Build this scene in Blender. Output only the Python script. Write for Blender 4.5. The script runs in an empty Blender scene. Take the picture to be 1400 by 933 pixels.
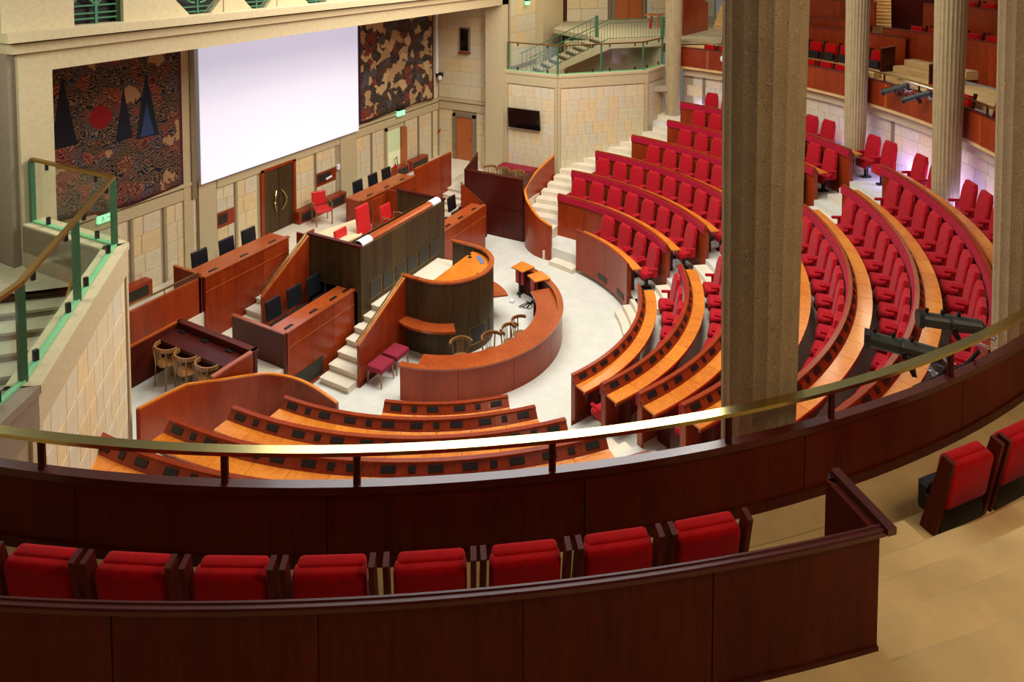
import bpy, bmesh, math, random
from mathutils import Vector, Matrix
random.seed(7)
S = bpy.context.scene
COL = S.collection
R = math.radians
# ------------------------------------------------------------------ camera
cam = bpy.data.cameras.new('camera'); cam_o = bpy.data.objects.new('camera', cam); COL.objects.link(cam_o)
cam_o.location = (-14.5, -9.56, 9.9)
cam_o.rotation_euler = (R(90-2.779), 0, R(28.363-90))
cam.sensor_width = 36; cam.lens = 24.02
cam.shift_x = 0.0011; cam.shift_y = -0.3491
cam.clip_end = 200; cam.clip_start = .05
S.camera = cam_o
# ------------------------------------------------------------------ world, lights, exposure
S.view_settings.view_transform = 'Standard'; S.view_settings.look = 'None'
S.view_settings.exposure = 0.0; S.view_settings.gamma = 1; S.view_settings.use_curve_mapping = False
w = bpy.data.worlds.new('world'); S.world = w; w.use_nodes = True
w.node_tree.nodes['Background'].inputs[0].default_value = (1.0, .93, .82, 1)
w.node_tree.nodes['Background'].inputs[1].default_value = .14
def light(name, kind, loc, energy, color=(1,1,1), size=1., sizey=None, target=None, spot=None, blend=.5, shape=None):
    l = bpy.data.lights.new(name, kind); o = bpy.data.objects.new(name, l); COL.objects.link(o)
    o.location = loc; l.energy = energy; l.color = color
    if kind == 'AREA':
        l.size = size
        if sizey: l.shape = 'RECTANGLE'; l.size_y = sizey
        if shape: l.shape = shape
    elif kind == 'SPOT':
        l.spot_size = R(spot); l.spot_blend = blend; l.shadow_soft_size = size
    else: l.shadow_soft_size = size
    if target is not None:
        d = Vector(target)-Vector(loc); o.rotation_euler = d.to_track_quat('-Z','Y').to_euler()
    return o
light('dome_skylight', 'AREA', (0,-1.5,14), 1950, (.985,.99,.98), 11, shape='DISK', target=(0,-1.5,0))
light('stage_wash', 'AREA', (-1,-6.5,12.5), 700, (1,.93,.82), 3, target=(0,4.5,6.0))
light('cornice_wash', 'AREA', (5,-3,12), 240, (1,.78,.5), 1.5, target=(3.5,3.5,8.2))
light('gallery_lamp', 'AREA', (16,-9,12.5), 320, (1,.8,.55), 4, target=(14,-7,5))
light('foyer_lamp', 'AREA', (13,1.5,10.5), 140, (1,.85,.62), 2, target=(13,1.5,4))
light('left_landing_fill', 'AREA', (-10.8,1.6,9.3), 100, (.9,1,.95), 1.2, target=(-10,1.6,4))  # added fill light, brightens the left landing and its stairs
light('balcony_lamp', 'AREA', (-10.5,-13.5,12.5), 170, (1,.8,.55), 2, target=(-9.8,-10.6,5.5))
for (x,y,z,e) in ((12.35,-3.6,3.62,16),(11.9,-5.6,3.62,10),(9.1,-8.9,3.62,14),(7.3,-10.2,3.7,14),(5.9,-11.0,3.7,20),(4.6,-11.5,3.7,10)):
    light('column_uplight', 'POINT', (x,y,z), e*2.2, (.38,.33,1), .06)

# ------------------------------------------------------------------ materials
def lin(c):
    c = c/255.
    return c/12.92 if c <= .04045 else ((c+.055)/1.055)**2.4
def rgb(r,g,b): return (lin(r),lin(g),lin(b),1)
class NT:
    def __init__(s, name):
        s.m = bpy.data.materials.new(name); s.m.use_nodes = True; s.t = s.m.node_tree
        s.b = s.t.nodes['Principled BSDF']; s.out = s.t.nodes['Material Output']
        s.tc = s.t.nodes.new('ShaderNodeTexCoord')
    def n(s, typ, **k):
        o = s.t.nodes.new('ShaderNode'+typ)
        for a,v in k.items():
            setattr(o,a,v)
        return o
    def l(s, a, b): s.t.links.new(a,b)
    def map(s, scale, coord='Object', rot=(0,0,0)):
        m = s.n('Mapping'); m.inputs['Scale'].default_value = scale; m.inputs['Rotation'].default_value = rot
        s.l(s.tc.outputs[coord], m.inputs[0]); return m.outputs[0]
    def noise(s, vec, scale=5, detail=4, rough=.6, dist=0):
        o = s.n('TexNoise'); s.l(vec,o.inputs['Vector']); o.inputs['Scale'].default_value = scale
        o.inputs['Detail'].default_value = detail; o.inputs['Roughness'].default_value = rough; o.inputs['Distortion'].default_value = dist
        return o.outputs['Fac']
    def ramp(s, fac, stops):
        o = s.n('ValToRGB'); s.l(fac,o.inputs[0]); e = o.color_ramp.elements
        while len(e) < len(stops): e.new(.5)
        for i,(p,c) in enumerate(stops): e[i].position = p; e[i].color = c
        return o.outputs[0]
    def mix(s, fac, a, b, mode='MIX'):
        o = s.n('Mix', data_type='RGBA', blend_type=mode)
        for inp,v in ((0,fac),(6,a),(7,b)):
            if hasattr(v,'is_linked') or hasattr(v,'links'): s.l(v,o.inputs[inp])
            else: o.inputs[inp].default_value = v
        return o.outputs[2]
    def math(s, op, a, b=0., c=0.):
        o = s.n('Math', operation=op)
        for i,v in enumerate((a,b,c)):
            if hasattr(v,'links'): s.l(v,o.inputs[i])
            else: o.inputs[i].default_value = v
        return o.outputs[0]
    def bump(s, h, strength=.2, dist=.01):
        o = s.n('Bump'); o.inputs['Strength'].default_value = strength; o.inputs['Distance'].default_value = dist
        s.l(h,o.inputs['Height']); s.l(o.outputs[0], s.b.inputs['Normal'])
    def color(s, c):
        if hasattr(c,'links'): s.l(c, s.b.inputs['Base Color'])
        else: s.b.inputs['Base Color'].default_value = c
    def set(s, rough=.5, metal=0, coat=0, spec=.5, sheen=0):
        s.b.inputs['Roughness'].default_value = rough; s.b.inputs['Metallic'].default_value = metal
        s.b.inputs['Coat Weight'].default_value = coat; s.b.inputs['Coat Roughness'].default_value = .12
        s.b.inputs['Specular IOR Level'].default_value = spec; s.b.inputs['Sheen Weight'].default_value = sheen
def wood(name, dark, light_, rough=.3, coat=.3, scale=(7,7,.7), spec=.5):
    m = NT(name); v = m.map(scale)
    a = m.noise(v, 5, 6, .65, .6); b = m.noise(m.map((scale[0]*.25,scale[1]*.25,scale[2]*.4)), 2, 2)
    oi = m.n('ObjectInfo')
    f = m.math('ADD', m.math('MULTIPLY',a,.6), m.math('MULTIPLY',b,.4))
    f = m.math('ADD', f, m.math('MULTIPLY', m.math('SUBTRACT', oi.outputs['Random'], .5), .14))
    m.color(m.ramp(f, ((.28,dark),(.72,light_)))); m.set(rough,0,coat,spec)
    m.bump(a,.06,.003); return m.m
def plain(name, c, rough=.5, metal=0, coat=0, var=.12, nscale=8, bump=0, sheen=0, spec=.5):
    m = NT(name); n = m.noise(m.map((1,1,1)), nscale, 4)
    d = tuple(x*(1-var) for x in c[:3])+(1,); e = tuple(min(1,x*(1+var)) for x in c[:3])+(1,)
    m.color(m.ramp(n, ((.3,d),(.7,e)))); m.set(rough,metal,coat,spec,sheen)
    if bump: m.bump(m.noise(m.map((1,1,1)), nscale*12, 3),bump,.004)
    return m.m
def stone(name, cols, rough=.8, speck=None, nscale=6):
    m = NT(name); oi = m.n('ObjectInfo')
    n = m.noise(m.map((1,1,1)), nscale, 6, .7); n2 = m.noise(m.map((1,1,1)), 60, 3, .7)
    k = len(cols)
    c = m.ramp(oi.outputs['Random'], tuple((i/(k-1) if k>1 else 0, q) for i,q in enumerate(cols))) if k>1 else None
    if c is None:
        g = m.n('RGB'); g.outputs[0].default_value = cols[0]; c = g.outputs[0]
    sh = m.ramp(n, ((.25,(.78,.78,.78,1)),(.75,(1.0,1.0,1.0,1))))
    c = m.mix(1., c, sh, 'MULTIPLY')
    if speck:
        c = m.mix(m.ramp(n2, ((.60,(0,0,0,1)),(.68,(1,1,1,1)))), c, speck)
    m.color(c); m.set(rough,0,0,.3); m.bump(n2,.25,.006); return m.m
M = {}
M['wood'] = wood('cherry_veneer', rgb(108,31,8), rgb(168,64,24), .28, .08, spec=.3)
M['wood_dark'] = wood('dark_cherry_veneer', rgb(60,16,9), rgb(92,30,18), .4, .0, spec=.2)
M['wood_box'] = wood('mahogany_veneer', rgb(56,14,10), rgb(86,24,17), .38, .05, spec=.25)
M['balcony_wood'] = wood('shade_toned_balcony_wood', rgb(66,13,3), rgb(110,32,10), .5, .0, spec=.2)  # same cherry wood as the desks, with balcony shade put into its colour
M['balcony_cap'] = wood('balcony_cap_mahogany', rgb(70,18,12), rgb(98,32,22), .32, .2, (2,2,2))
M['desktop'] = wood('honey_desktop', rgb(196,98,22), rgb(240,150,50), .2, .5, (3,3,3))
M['desktop_red'] = wood('reddish_desktop', rgb(150,62,24), rgb(192,92,40), .25, .4, (3,3,3))
M['trim'] = wood('orange_brown_trim', rgb(140,56,20), rgb(186,92,36), .25, .4, (2,2,2))
M['walnut'] = wood('dark_walnut', rgb(46,33,18), rgb(92,72,44), .5, .0, (10,10,.5), spec=.2)
M['chairwood'] = wood('bentwood', rgb(120,80,40), rgb(165,115,65), .35, .2)
M['door_wood'] = wood('oak_door', rgb(160,82,36), rgb(190,106,54), .4, .1)
M['velvet'] = plain('red_velvet', rgb(178,6,26), .8, 0, 0, .2, 14, .15, .12, .2)
M['velvet_deep'] = plain('deep_red_velvet', rgb(176,0,2), .9, 0, 0, .2, 9, .2, .06, .15)
M['band'] = plain('crimson_cushion_band', rgb(172,14,48), .8, 0, 0, .12, 8, .1, .05, .2)
M['redleather'] = plain('red_leather', rgb(206,34,38), .4, 0, 0, .06)
M['burgundy'] = plain('burgundy_fabric', rgb(140,18,44), .8, 0, 0, .1, 20, .1)
M['black'] = plain('black_leather', rgb(25,26,31), .42, 0, 0, .1)
M['blackplastic'] = plain('black_plastic', rgb(14,14,15), .5, 0, 0, .1)
M['grille'] = plain('dark_grille', rgb(44,40,34), .5, .2, 0, .1)
M['carpet'] = plain('cream_carpet', rgb(214,213,200), .95, 0, 0, .06, 3, .2)
M['step_carpet'] = plain('cream_step_carpet', rgb(224,212,188), .95, 0, 0, .06, 3, .2)
M['tan_carpet'] = plain('tan_carpet', rgb(222,184,122), .95, 0, 0, .14, 2, .3)
M['brass'] = plain('brass', rgb(196,182,120), .24, 1, 0, .08, 3)
M['brass_dull'] = plain('aged_brass', rgb(150,120,60), .4, 1, 0, .1, 3)
M['greenlight'] = plain('pale_green_paint', rgb(120,186,132), .5, 0, 0, .08)
M['corridor'] = None
M['spotgrey'] = plain('olive_grey_metal', rgb(64,67,60), .45, .2, 0, .1)
M['green'] = plain('green_bronze', rgb(62,112,78), .45, .2, 0, .1, 6)
M['steel'] = plain('brushed_steel', rgb(190,195,200), .3, 1, 0, .05)
M['white'] = plain('white_paint', rgb(238,238,240), .5, 0, 0, .02)
M['cream'] = plain('cream_leather', rgb(226,208,164), .6, 0, 0, .04)
M['stonewall'] = stone('pale_limestone', [rgb(230,214,174),rgb(222,210,180),rgb(236,208,156),rgb(218,210,184),rgb(232,204,154)])
M['mortar'] = stone('grey_joint', [rgb(176,160,128)])
M['stoneband'] = stone('ochre_bush_hammered_stone', [rgb(204,186,146)], .85, None, 14)
M['stonegrey'] = stone('grey_aggregate_stone', [rgb(150,134,112)], .85, rgb(110,98,84), 10)
M['stonedark'] = stone('brown_groove_stone', [rgb(140,122,94)])
def aggregate(name, base, light_, dark, streak):
    m = NT(name); v = m.map((1,1,1)); n = m.noise(v, 4, 5, .7); p1 = m.noise(v, 55, 2, .5); p2 = m.noise(m.map((1.3,1.3,1.3)), 48, 2, .5); st = m.noise(m.map((9,9,.35)), 3, 4, .6)
    c = m.ramp(n, ((.25,tuple(x*.72 for x in base[:3])+(1,)),(.75,base)))
    c = m.mix(m.ramp(st, ((.45,(0,0,0,1)),(.75,(.8,.8,.8,1)))), c, streak)
    c = m.mix(m.ramp(p1, ((.63,(0,0,0,1)),(.70,(.55,.55,.55,1)))), c, light_)
    c = m.mix(m.ramp(p2, ((.62,(0,0,0,1)),(.70,(.7,.7,.7,1)))), c, dark)
    m.color(c); m.set(.88,0,0,.25); m.bump(p1,.4,.01); return m.m
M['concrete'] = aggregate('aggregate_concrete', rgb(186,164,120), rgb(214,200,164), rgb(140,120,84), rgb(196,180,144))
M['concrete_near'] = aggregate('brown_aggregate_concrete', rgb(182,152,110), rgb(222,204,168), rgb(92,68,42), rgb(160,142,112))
M['tread'] = stone('pale_stair_stone', [rgb(196,184,150)])
M['riser'] = plain('brown_riser', rgb(92,66,42), .7)
def emit(name, c, st, base=None):
    m = NT(name); m.color(base or c); m.b.inputs['Emission Color'].default_value = c; m.b.inputs['Emission Strength'].default_value = st; m.set(.6); return m.m
M['corridor'] = emit('corridor_glow', rgb(214,214,168), .35)  # emission replaces the light inside the corridor
M['screen'] = emit('projection_screen', rgb(214,222,255), .56, rgb(240,240,246))  # own glow stands in for projector light falling on the screen
M['exit'] = emit('green_exit_light', rgb(150,235,180), 1.2)
M['bulb'] = emit('lamp_glow', rgb(255,240,210), 6)
M['tv'] = plain('tv_glass', rgb(8,8,10), .12, 0, .3, 0)
M['blue'] = plain('blue_mat', rgb(96,120,160), .5)
m = NT('glass_panel'); m.t.nodes.remove(m.b)
_tr = m.n('BsdfTransparent'); _tr.inputs[0].default_value = (.93,.97,.95,1); _gl = m.n('BsdfGlossy'); _gl.inputs['Roughness'].default_value = .04; _gl.inputs[0].default_value = (.9,1,.95,1)
_mx = m.n('MixShader'); _mx.inputs[0].default_value = .05; m.l(_tr.outputs[0],_mx.inputs[1]); m.l(_gl.outputs[0],_mx.inputs[2]); m.l(_mx.outputs[0],m.out.inputs[0]); M['glass'] = m.m
m = NT('green_glass'); m.color((.42,.72,.55,1)); m.set(.25); M['glassedge'] = m.m
def tapestry(name, disc, seed, pal_=None):
    m = NT(name); g = m.map((1,1,1),'Generated')
    v = m.n('TexVoronoi'); mp = m.n('Mapping'); mp.inputs['Scale'].default_value = (14,1,13); mp.inputs['Location'].default_value = (seed,0,seed)
    m.l(m.tc.outputs['Generated'], mp.inputs[0])
    dn = m.n('TexNoise'); m.l(mp.outputs[0], dn.inputs['Vector']); dn.inputs['Scale'].default_value = .8; dn.inputs['Detail'].default_value = 5
    va = m.n('VectorMath', operation='ADD'); vs = m.n('VectorMath', operation='SCALE'); m.l(dn.outputs['Color'], vs.inputs[0]); vs.inputs['Scale'].default_value = 2.2
    m.l(mp.outputs[0], va.inputs[0]); m.l(vs.outputs[0], va.inputs[1]); m.l(va.outputs[0], v.inputs['Vector']); v.inputs['Scale'].default_value = 1
    sep = m.n('SeparateColor'); m.l(v.outputs['Color'], sep.inputs[0])
    pal = m.ramp(sep.outputs[0], pal_ or ((0,rgb(16,16,28)),(.24,rgb(30,38,62)),(.42,rgb(84,20,22)),(.58,rgb(112,26,26)),(.70,rgb(166,128,88)),(.82,rgb(34,26,32))))
    pal.node.color_ramp.interpolation = 'CONSTANT'
    w2 = m.n('TexWave', wave_type='BANDS', bands_direction='Z'); m.l(va.outputs[0], w2.inputs['Vector']); w2.inputs['Scale'].default_value = 1.6; w2.inputs['Distortion'].default_value = 9; w2.inputs['Detail'].default_value = 3
    lines = m.ramp(w2.outputs['Fac'], ((.66,(0,0,0,1)),(.72,(1,1,1,1))))
    c = m.mix(m.math('MULTIPLY', lines, .55 if disc else .3), pal, rgb(168,132,94))
    sx = m.n('SeparateXYZ'); m.l(m.tc.outputs['Generated'], sx.inputs[0]); X = sx.outputs[0]; Z = sx.outputs[2]
    def inv(f): return m.math('SUBTRACT', 1., f)
    if disc:
        def tri(cx, top, bot, half, col):
            nonlocal c
            h = m.math('DIVIDE', m.math('SUBTRACT', top, Z), top-bot)
            ww = m.math('MULTIPLY', h, half)
            ins = m.math('LESS_THAN', m.math('ABSOLUTE', m.math('SUBTRACT', X, cx)), ww)
            ins = m.math('MULTIPLY', ins, m.math('GREATER_THAN', Z, bot))
            c = m.mix(ins, c, col)
        tri(.745,.80,.39,.085,rgb(22,28,46)); tri(.583,.73,.41,.06,rgb(20,24,42)); tri(.21,.86,.45,.08,rgb(16,16,26)); tri(.745,.60,.40,.05,rgb(46,66,110))
        d = m.math('SQRT', m.math('ADD', m.math('POWER', m.math('SUBTRACT', X, .435), 2), m.math('POWER', m.math('SUBTRACT', Z, .575), 2)))
        c = m.mix(m.math('LESS_THAN', d, .068), c, rgb(140,18,22))
    bx = m.math('MAXIMUM', m.math('ABSOLUTE', m.math('SUBTRACT', X, .5)), m.math('ABSOLUTE', m.math('SUBTRACT', Z, .5)))
    c = m.mix(m.math('GREATER_THAN', bx, .478), c, rgb(88,24,34)); c = m.mix(m.math('GREATER_THAN', bx, .492), c, rgb(26,20,44))
    m.color(c); m.set(.95); return m.m
M['tap1'] = tapestry('woven_tapestry', True, 3); M['tap2'] = tapestry('woven_tapestry_figures', False, 11, ((0,rgb(22,24,34)),(.22,rgb(52,62,78)),(.36,rgb(178,146,104)),(.54,rgb(60,34,30)),(.66,rgb(112,24,28)),(.76,rgb(196,168,124)),(.88,rgb(30,28,36))))

# ------------------------------------------------------------------ mesh helpers
OFF = {}
class MB:
    def __init__(s): s.v = []; s.f = []
    def add(s, vs, fs):
        o = len(s.v); s.v += [tuple(v) for v in vs]; s.f += [tuple(i+o for i in f) for f in fs]; return s
    def box(s, x0,y0,z0,x1,y1,z1):
        vs = [(x,y,z) for z in (z0,z1) for y in (y0,y1) for x in (x0,x1)]
        return s.add(vs, [(0,2,3,1),(4,5,7,6),(0,1,5,4),(2,6,7,3),(0,4,6,2),(1,3,7,5)])
    def rbox(s, x0,y0,z0,x1,y1,z1, b=.02, seg=2, mat=None):
        bm = bmesh.new(); bmesh.ops.create_cube(bm, size=1)
        for v in bm.verts: v.co = Vector((x0+(v.co.x+.5)*(x1-x0), y0+(v.co.y+.5)*(y1-y0), z0+(v.co.z+.5)*(z1-z0)))
        bmesh.ops.bevel(bm, geom=bm.edges[:], offset=b, segments=seg, profile=.5, affect='EDGES')
        if mat is not None: bmesh.ops.transform(bm, matrix=mat, verts=bm.verts[:])
        bm.verts.index_update(); s.add([v.co[:] for v in bm.verts], [[v.index for v in f.verts] for f in bm.faces]); bm.free(); return s
    def beam(s, a, b, wd, h, up=(0,0,1)):
        a = Vector(a); b = Vector(b); d = (b-a).normalized(); u = Vector(up); sd = d.cross(u)
        if sd.length < 1e-4: sd = d.cross(Vector((1,0,0)))
        sd.normalize(); u = sd.cross(d).normalized()
        vs = []
        for p in (a,b):
            for i,j in ((-1,-1),(1,-1),(1,1),(-1,1)): vs.append(p+sd*i*wd/2+u*j*h/2)
        return s.add(vs, [(0,1,2,3),(7,6,5,4),(0,4,5,1),(1,5,6,2),(2,6,7,3),(3,7,4,0)])
    def tube(s, pts, r, n=8):
        pts = [Vector(p) for p in pts]; rings = []
        for i,p in enumerate(pts):
            d = (pts[min(i+1,len(pts)-1)]-pts[max(i-1,0)]).normalized()
            a = d.cross(Vector((0,0,1)))
            if a.length < 1e-3: a = d.cross(Vector((1,0,0)))
            a.normalize(); b = a.cross(d)
            rr = r[i] if isinstance(r,(list,tuple)) else r
            rings.append([p+a*math.cos(2*math.pi*k/n)*rr+b*math.sin(2*math.pi*k/n)*rr for k in range(n)])
        vs = [v for q in rings for v in q]; fs = []
        for i in range(len(rings)-1):
            for k in range(n): fs.append((i*n+k,i*n+(k+1)%n,(i+1)*n+(k+1)%n,(i+1)*n+k))
        fs.append(tuple(range(n))[::-1]); fs.append(tuple((len(rings)-1)*n+k for k in range(n)))
        return s.add(vs, fs)
    def prism(s, poly, z0, z1):
        n = len(poly); g0 = z0 if callable(z0) else (lambda i:z0); g1 = z1 if callable(z1) else (lambda i:z1)
        vs = [(p[0],p[1],g0(i)) for i,p in enumerate(poly)]+[(p[0],p[1],g1(i)) for i,p in enumerate(poly)]
        return s.add(vs, [tuple(range(n))[::-1], tuple(range(n,2*n))]+[(i,(i+1)%n,(i+1)%n+n,i+n) for i in range(n)])
    def strip(s, path, th, z0, z1):
        """wall along a plan path [(x,y)], thickness th (to the left), z0/z1 numbers or lists"""
        n = len(path); L = []
        for i in range(n):
            a = Vector(path[max(i-1,0)]); b = Vector(path[min(i+1,n-1)]); d = (b-a).normalized(); nr = Vector((-d.y,d.x))
            L.append((Vector(path[i]), Vector(path[i])+nr*th))
        Z0 = z0 if isinstance(z0,(list,tuple)) else [z0]*n; Z1 = z1 if isinstance(z1,(list,tuple)) else [z1]*n
        vs = []
        for i,(p,q) in enumerate(L): vs += [(p.x,p.y,Z0[i]),(q.x,q.y,Z0[i]),(q.x,q.y,Z1[i]),(p.x,p.y,Z1[i])]
        fs = [(0,1,2,3)[::-1], tuple(4*(n-1)+k for k in (0,1,2,3))]
        for i in range(n-1):
            a = 4*i; b = 4*i+4
            fs += [(a,a+1,b+1,b),(a+1,a+2,b+2,b+1),(a+2,a+3,b+3,b+2),(a+3,a,b,b+3)]
        return s.add(vs, fs)
    def arc(s, r0, r1, a0, a1, z0, z1, n=None, z1o=None, c=(0,0)):
        """annular block; z1o = top height at outer radius"""
        if n is None: n = max(1,int(abs(a1-a0)/2.5+.999))
        z1o = z1 if z1o is None else z1o; vs = []
        for i in range(n+1):
            a = R(a0+(a1-a0)*i/n); ca,sa = math.cos(a),math.sin(a)
            vs += [(c[0]+r0*ca,c[1]+r0*sa,z0),(c[0]+r1*ca,c[1]+r1*sa,z0),(c[0]+r1*ca,c[1]+r1*sa,z1o),(c[0]+r0*ca,c[1]+r0*sa,z1)]
        fs = [(3,2,1,0), tuple(4*n+k for k in (0,1,2,3))]
        for i in range(n):
            a = 4*i; b = a+4
            fs += [(a,a+1,b+1,b),(a+1,a+2,b+2,b+1),(a+2,a+3,b+3,b+2),(a+3,a,b,b+3)]
        return s.add(vs, fs)
    def build(s, name, mat, parent=None, smooth=False):
        me = bpy.data.meshes.new(name)
        off = OFF.get(parent.name,(0,0,0)) if parent else (0,0,0)
        me.from_pydata([(v[0]-off[0],v[1]-off[1],v[2]-off[2]) for v in s.v], [], s.f)
        bm = bmesh.new(); bm.from_mesh(me); bmesh.ops.recalc_face_normals(bm, faces=bm.faces[:]); bm.to_mesh(me); bm.free()
        me.materials.append(M[mat])
        if smooth: me.polygons.foreach_set('use_smooth',[True]*len(me.polygons))
        o = bpy.data.objects.new(name, me); COL.objects.link(o)
        if parent: o.parent = parent; OFF[o.name] = off
        return o
def thing(name, label, cat, loc=(0,0,0), group=None, rz=0, local=False, kind=None):
    o = bpy.data.objects.new(name, None); COL.objects.link(o); o.empty_display_size = .1
    o.location = loc; o.rotation_euler = (0,0,rz)
    OFF[o.name] = (0,0,0) if local else tuple(loc)
    if kind: o['kind'] = kind
    else:
        o['label'] = label; o['category'] = cat
        if group: o['group'] = group
    return o
def tag(o, label, cat, group=None):
    o['label'] = label; o['category'] = cat
    if group: o['group'] = group
    return o
def rebase(o, loc):
    """move a single-mesh thing's origin to its base"""
    o.data.transform(Matrix.Translation(-Vector(loc))); o.location = loc; return o
def struct(o): o['kind'] = 'structure'; return o
def dup(root, loc, rz, label=None, group=None):
    r = root.copy(); COL.objects.link(r); r.location = loc; r.rotation_euler = (0,0,rz)
    if label: r['label'] = label
    if group: r['group'] = group
    for ch in list(root.children):
        c = ch.copy(); COL.objects.link(c); c.parent = r
        for g in ch.children:
            d = g.copy(); COL.objects.link(d); d.parent = c
    return r
def P(r, a, z=0): return (r*math.cos(R(a)), r*math.sin(R(a)), z)
ORD = ['zeroth','first','second','third','fourth','fifth','sixth','seventh','eighth','ninth','tenth','eleventh','twelfth','thirteenth','fourteenth','fifteenth','sixteenth','seventeenth','eighteenth','nineteenth','twentieth','twenty-first','twenty-second','twenty-third','twenty-fourth','twenty-fifth']

# ------------------------------------------------------------------ levels
def RK(k): return 4.82+1.1*(k-1)
def HK(k): return 1.365+.4768*(k-1)
def ZK(k): return HK(k)-.93
DECK = 1.5
WY = 6.2
# ================================================================== SETTING
fl = MB().box(-12,-9,-.12,12,WY+.1,0).build('floor','carpet'); struct(fl)
for k in range(1,8):
    r1 = RK(k+1) if k < 7 else 12.9
    struct(MB().arc(RK(k)-.02 if k>1 else 4.95, r1, -179.5, -.5, -.05, ZK(k), 90).build('floor','carpet'))
# stone block builder -------------------------------------------------------
BM_CACHE = {}
def blocks(root, origin, u, wdt, hgt, nrows, bw, n, mat='stonewall', proud=.012, slope=None, seed=0, first=0.):
    """stone_block children on a wall face. origin lower corner, u horizontal unit dir (2D), n normal (2D)"""
    rnd = random.Random(seed+int(wdt*100)); rh = hgt/nrows; g = .006
    off = OFF.get(root.name,(0,0,0))
    ang = math.atan2(u[1],u[0])
    for r in range(nrows):
        x = 0.; widths = []
        f = rnd.uniform(.35,.8)*bw
        while x < wdt-.02:
            wv = f if not widths else rnd.choice((.75,1.,1.25))*bw
            if wdt-(x+wv) < .3*bw: wv = wdt-x
            widths.append(wv); x += wv
        x = 0.
        for wv in widths:
            if slope:
                zt0 = slope(x+wv/2)
                if r*rh >= zt0-.05: x += wv; continue
                hh = min(rh, zt0-r*rh)
            else: hh = rh
            key = (round(wv,2),round(hh,2),mat,round(proud,3))
            if key not in BM_CACHE:
                me = bpy.data.meshes.new('stone_block'); W_,H_ = key[0]-g,key[1]-g; d = proud; e = .004
                vs = [(g/2,0,g/2),(W_,0,g/2),(W_,0,H_),(g/2,0,H_),(g/2+e,-d,g/2+e),(W_-e,-d,g/2+e),(W_-e,-d,H_-e),(g/2+e,-d,H_-e)]
                me.from_pydata(vs,[],[(4,5,6,7),(0,1,5,4),(1,2,6,5),(2,3,7,6),(3,0,4,7)]); me.materials.append(M[mat]); BM_CACHE[key] = me
            o = bpy.data.objects.new('stone_block', BM_CACHE[key]); COL.objects.link(o); o.parent = root
            o.location = (origin[0]+u[0]*x-off[0], origin[1]+u[1]*x-off[1], origin[2]+r*rh-off[2])
            a = ang
            # local -y must be the normal n ; with rotation ang, local -y -> (sin a,-cos a)
            if (math.sin(a)*n[0]-math.cos(a)*n[1]) < 0:
                o.location = (origin[0]+u[0]*(x+wv)-off[0], origin[1]+u[1]*(x+wv)-off[1], origin[2]+r*rh-off[2]); a = ang+math.pi
            o.rotation_euler = (0,0,a)
            x += wv
# ---------------- back wall (wall_back) at Y = 6.2
wb = MB().box(-10,WY,0,8.6,WY+.25,8.2).build('wall_back','mortar'); struct(wb); OFF['wall_back'] = (0,0,0)
# lower framed panels, stone strips between
joints = [-6.6,-5.75,-4.72,-3.8,-2.8]
def lower_panel(x0,x1,z0=DECK,z1=3.42,seed=0):
    blocks(wb,(x0+.03,WY,z0),(1,0),x1-x0-.06,z1-z0,4,.42,(0,-1),seed=seed)
for i,(a,b) in enumerate(((-5.7,-4.68),(-4.6,-3.82),(-3.72,-2.82),(-1.55,-.8),(.62,1.45),(3.42,4.2),(4.28,4.95),(6.2,7.0),(7.1,7.95),(8.02,8.4))):
    lower_panel(a,b,seed=i)
# panels cut by shelf recesses
for (a,b) in ((-2.22,-1.62),(1.54,2.42)):
    for z0,z1 in ((DECK,2.3),(2.74,3.42)):
        blocks(wb,(a+.02,WY,z0),(1,0),b-a-.04,z1-z0,2,.45,(0,-1),seed=int(z0*9+a))
    MB().box(a,WY-.02,2.3,b,WY+.2,2.72).build('shelf_recess','wood',wb)
    MB().box(a+.06,WY-.03,2.4,b-.25,WY-.015,2.66).build('shelf_back','grille',wb)
# vertical groove strips
for x in (-4.64,-3.77,-2.80,-1.60,1.5,4.24,6.15,7.05,7.98):
    MB().box(x-.022,WY-.02,DECK,x+.022,WY+.01,3.42).build('stone_strip','stonedark',wb)
# pilasters below screen
for (a,b,z1,mt) in ((-2.78,-2.24,3.78,'stoneband'),(2.62,3.38,7.9,'stoneband'),(-3.22,-2.95,7.9,'stoneband')):
    MB().box(a,WY-.06,DECK if b>0 else .0,b,WY+.02,z1).build('pilaster_strip',mt,wb)
MB().box(-3.0,WY-.1,3.4,-2.86,WY,7.9).build('steel_pipe','stonedark',wb)
# mid cornice
for (a,b) in ((-8,-3.0),(3.4,8.45)):
    MB().box(a,WY-.05,3.44,b,WY+.02,3.72).build('stone_cornice','stoneband',wb)
    MB().box(a,WY-.09,3.78,b,WY+.02,3.86).build('stone_cornice','stoneband',wb)
MB().box(-2.2,WY-.05,3.44,2.6,WY+.02,3.66).build('stone_cornice','stoneband',wb)
MB().box(-2.2,WY-.09,3.9,2.6,WY+.02,4.1).build('screen_housing','blackplastic',wb)
# upper blocks behind tapestry margins
for i,(a,b) in enumerate(((-8.0,-3.22),(3.4,8.42))):
    blocks(wb,(a,WY,3.88),(1,0),b-a,.5,1,1.2,(0,-1),seed=30+i)
    blocks(wb,(a,WY,4.4),(1,0),b-a,3.5,6,1.2,(0,-1),seed=40+i)
# low wood plinths with dark vents along wall
for (a,b) in ((-6.9,-5.9),(-5.8,-4.3),(.5,2.6),(5.3,6.1),(6.2,7.3)):
    MB().box(a,WY-.3,DECK,b,WY-.02,1.88).build('heater_casing','wood',wb)
    MB().box(a+.1,WY-.31,DECK+.06,b-.1,WY-.3,1.8).build('heater_grille','grille',wb)
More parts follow.
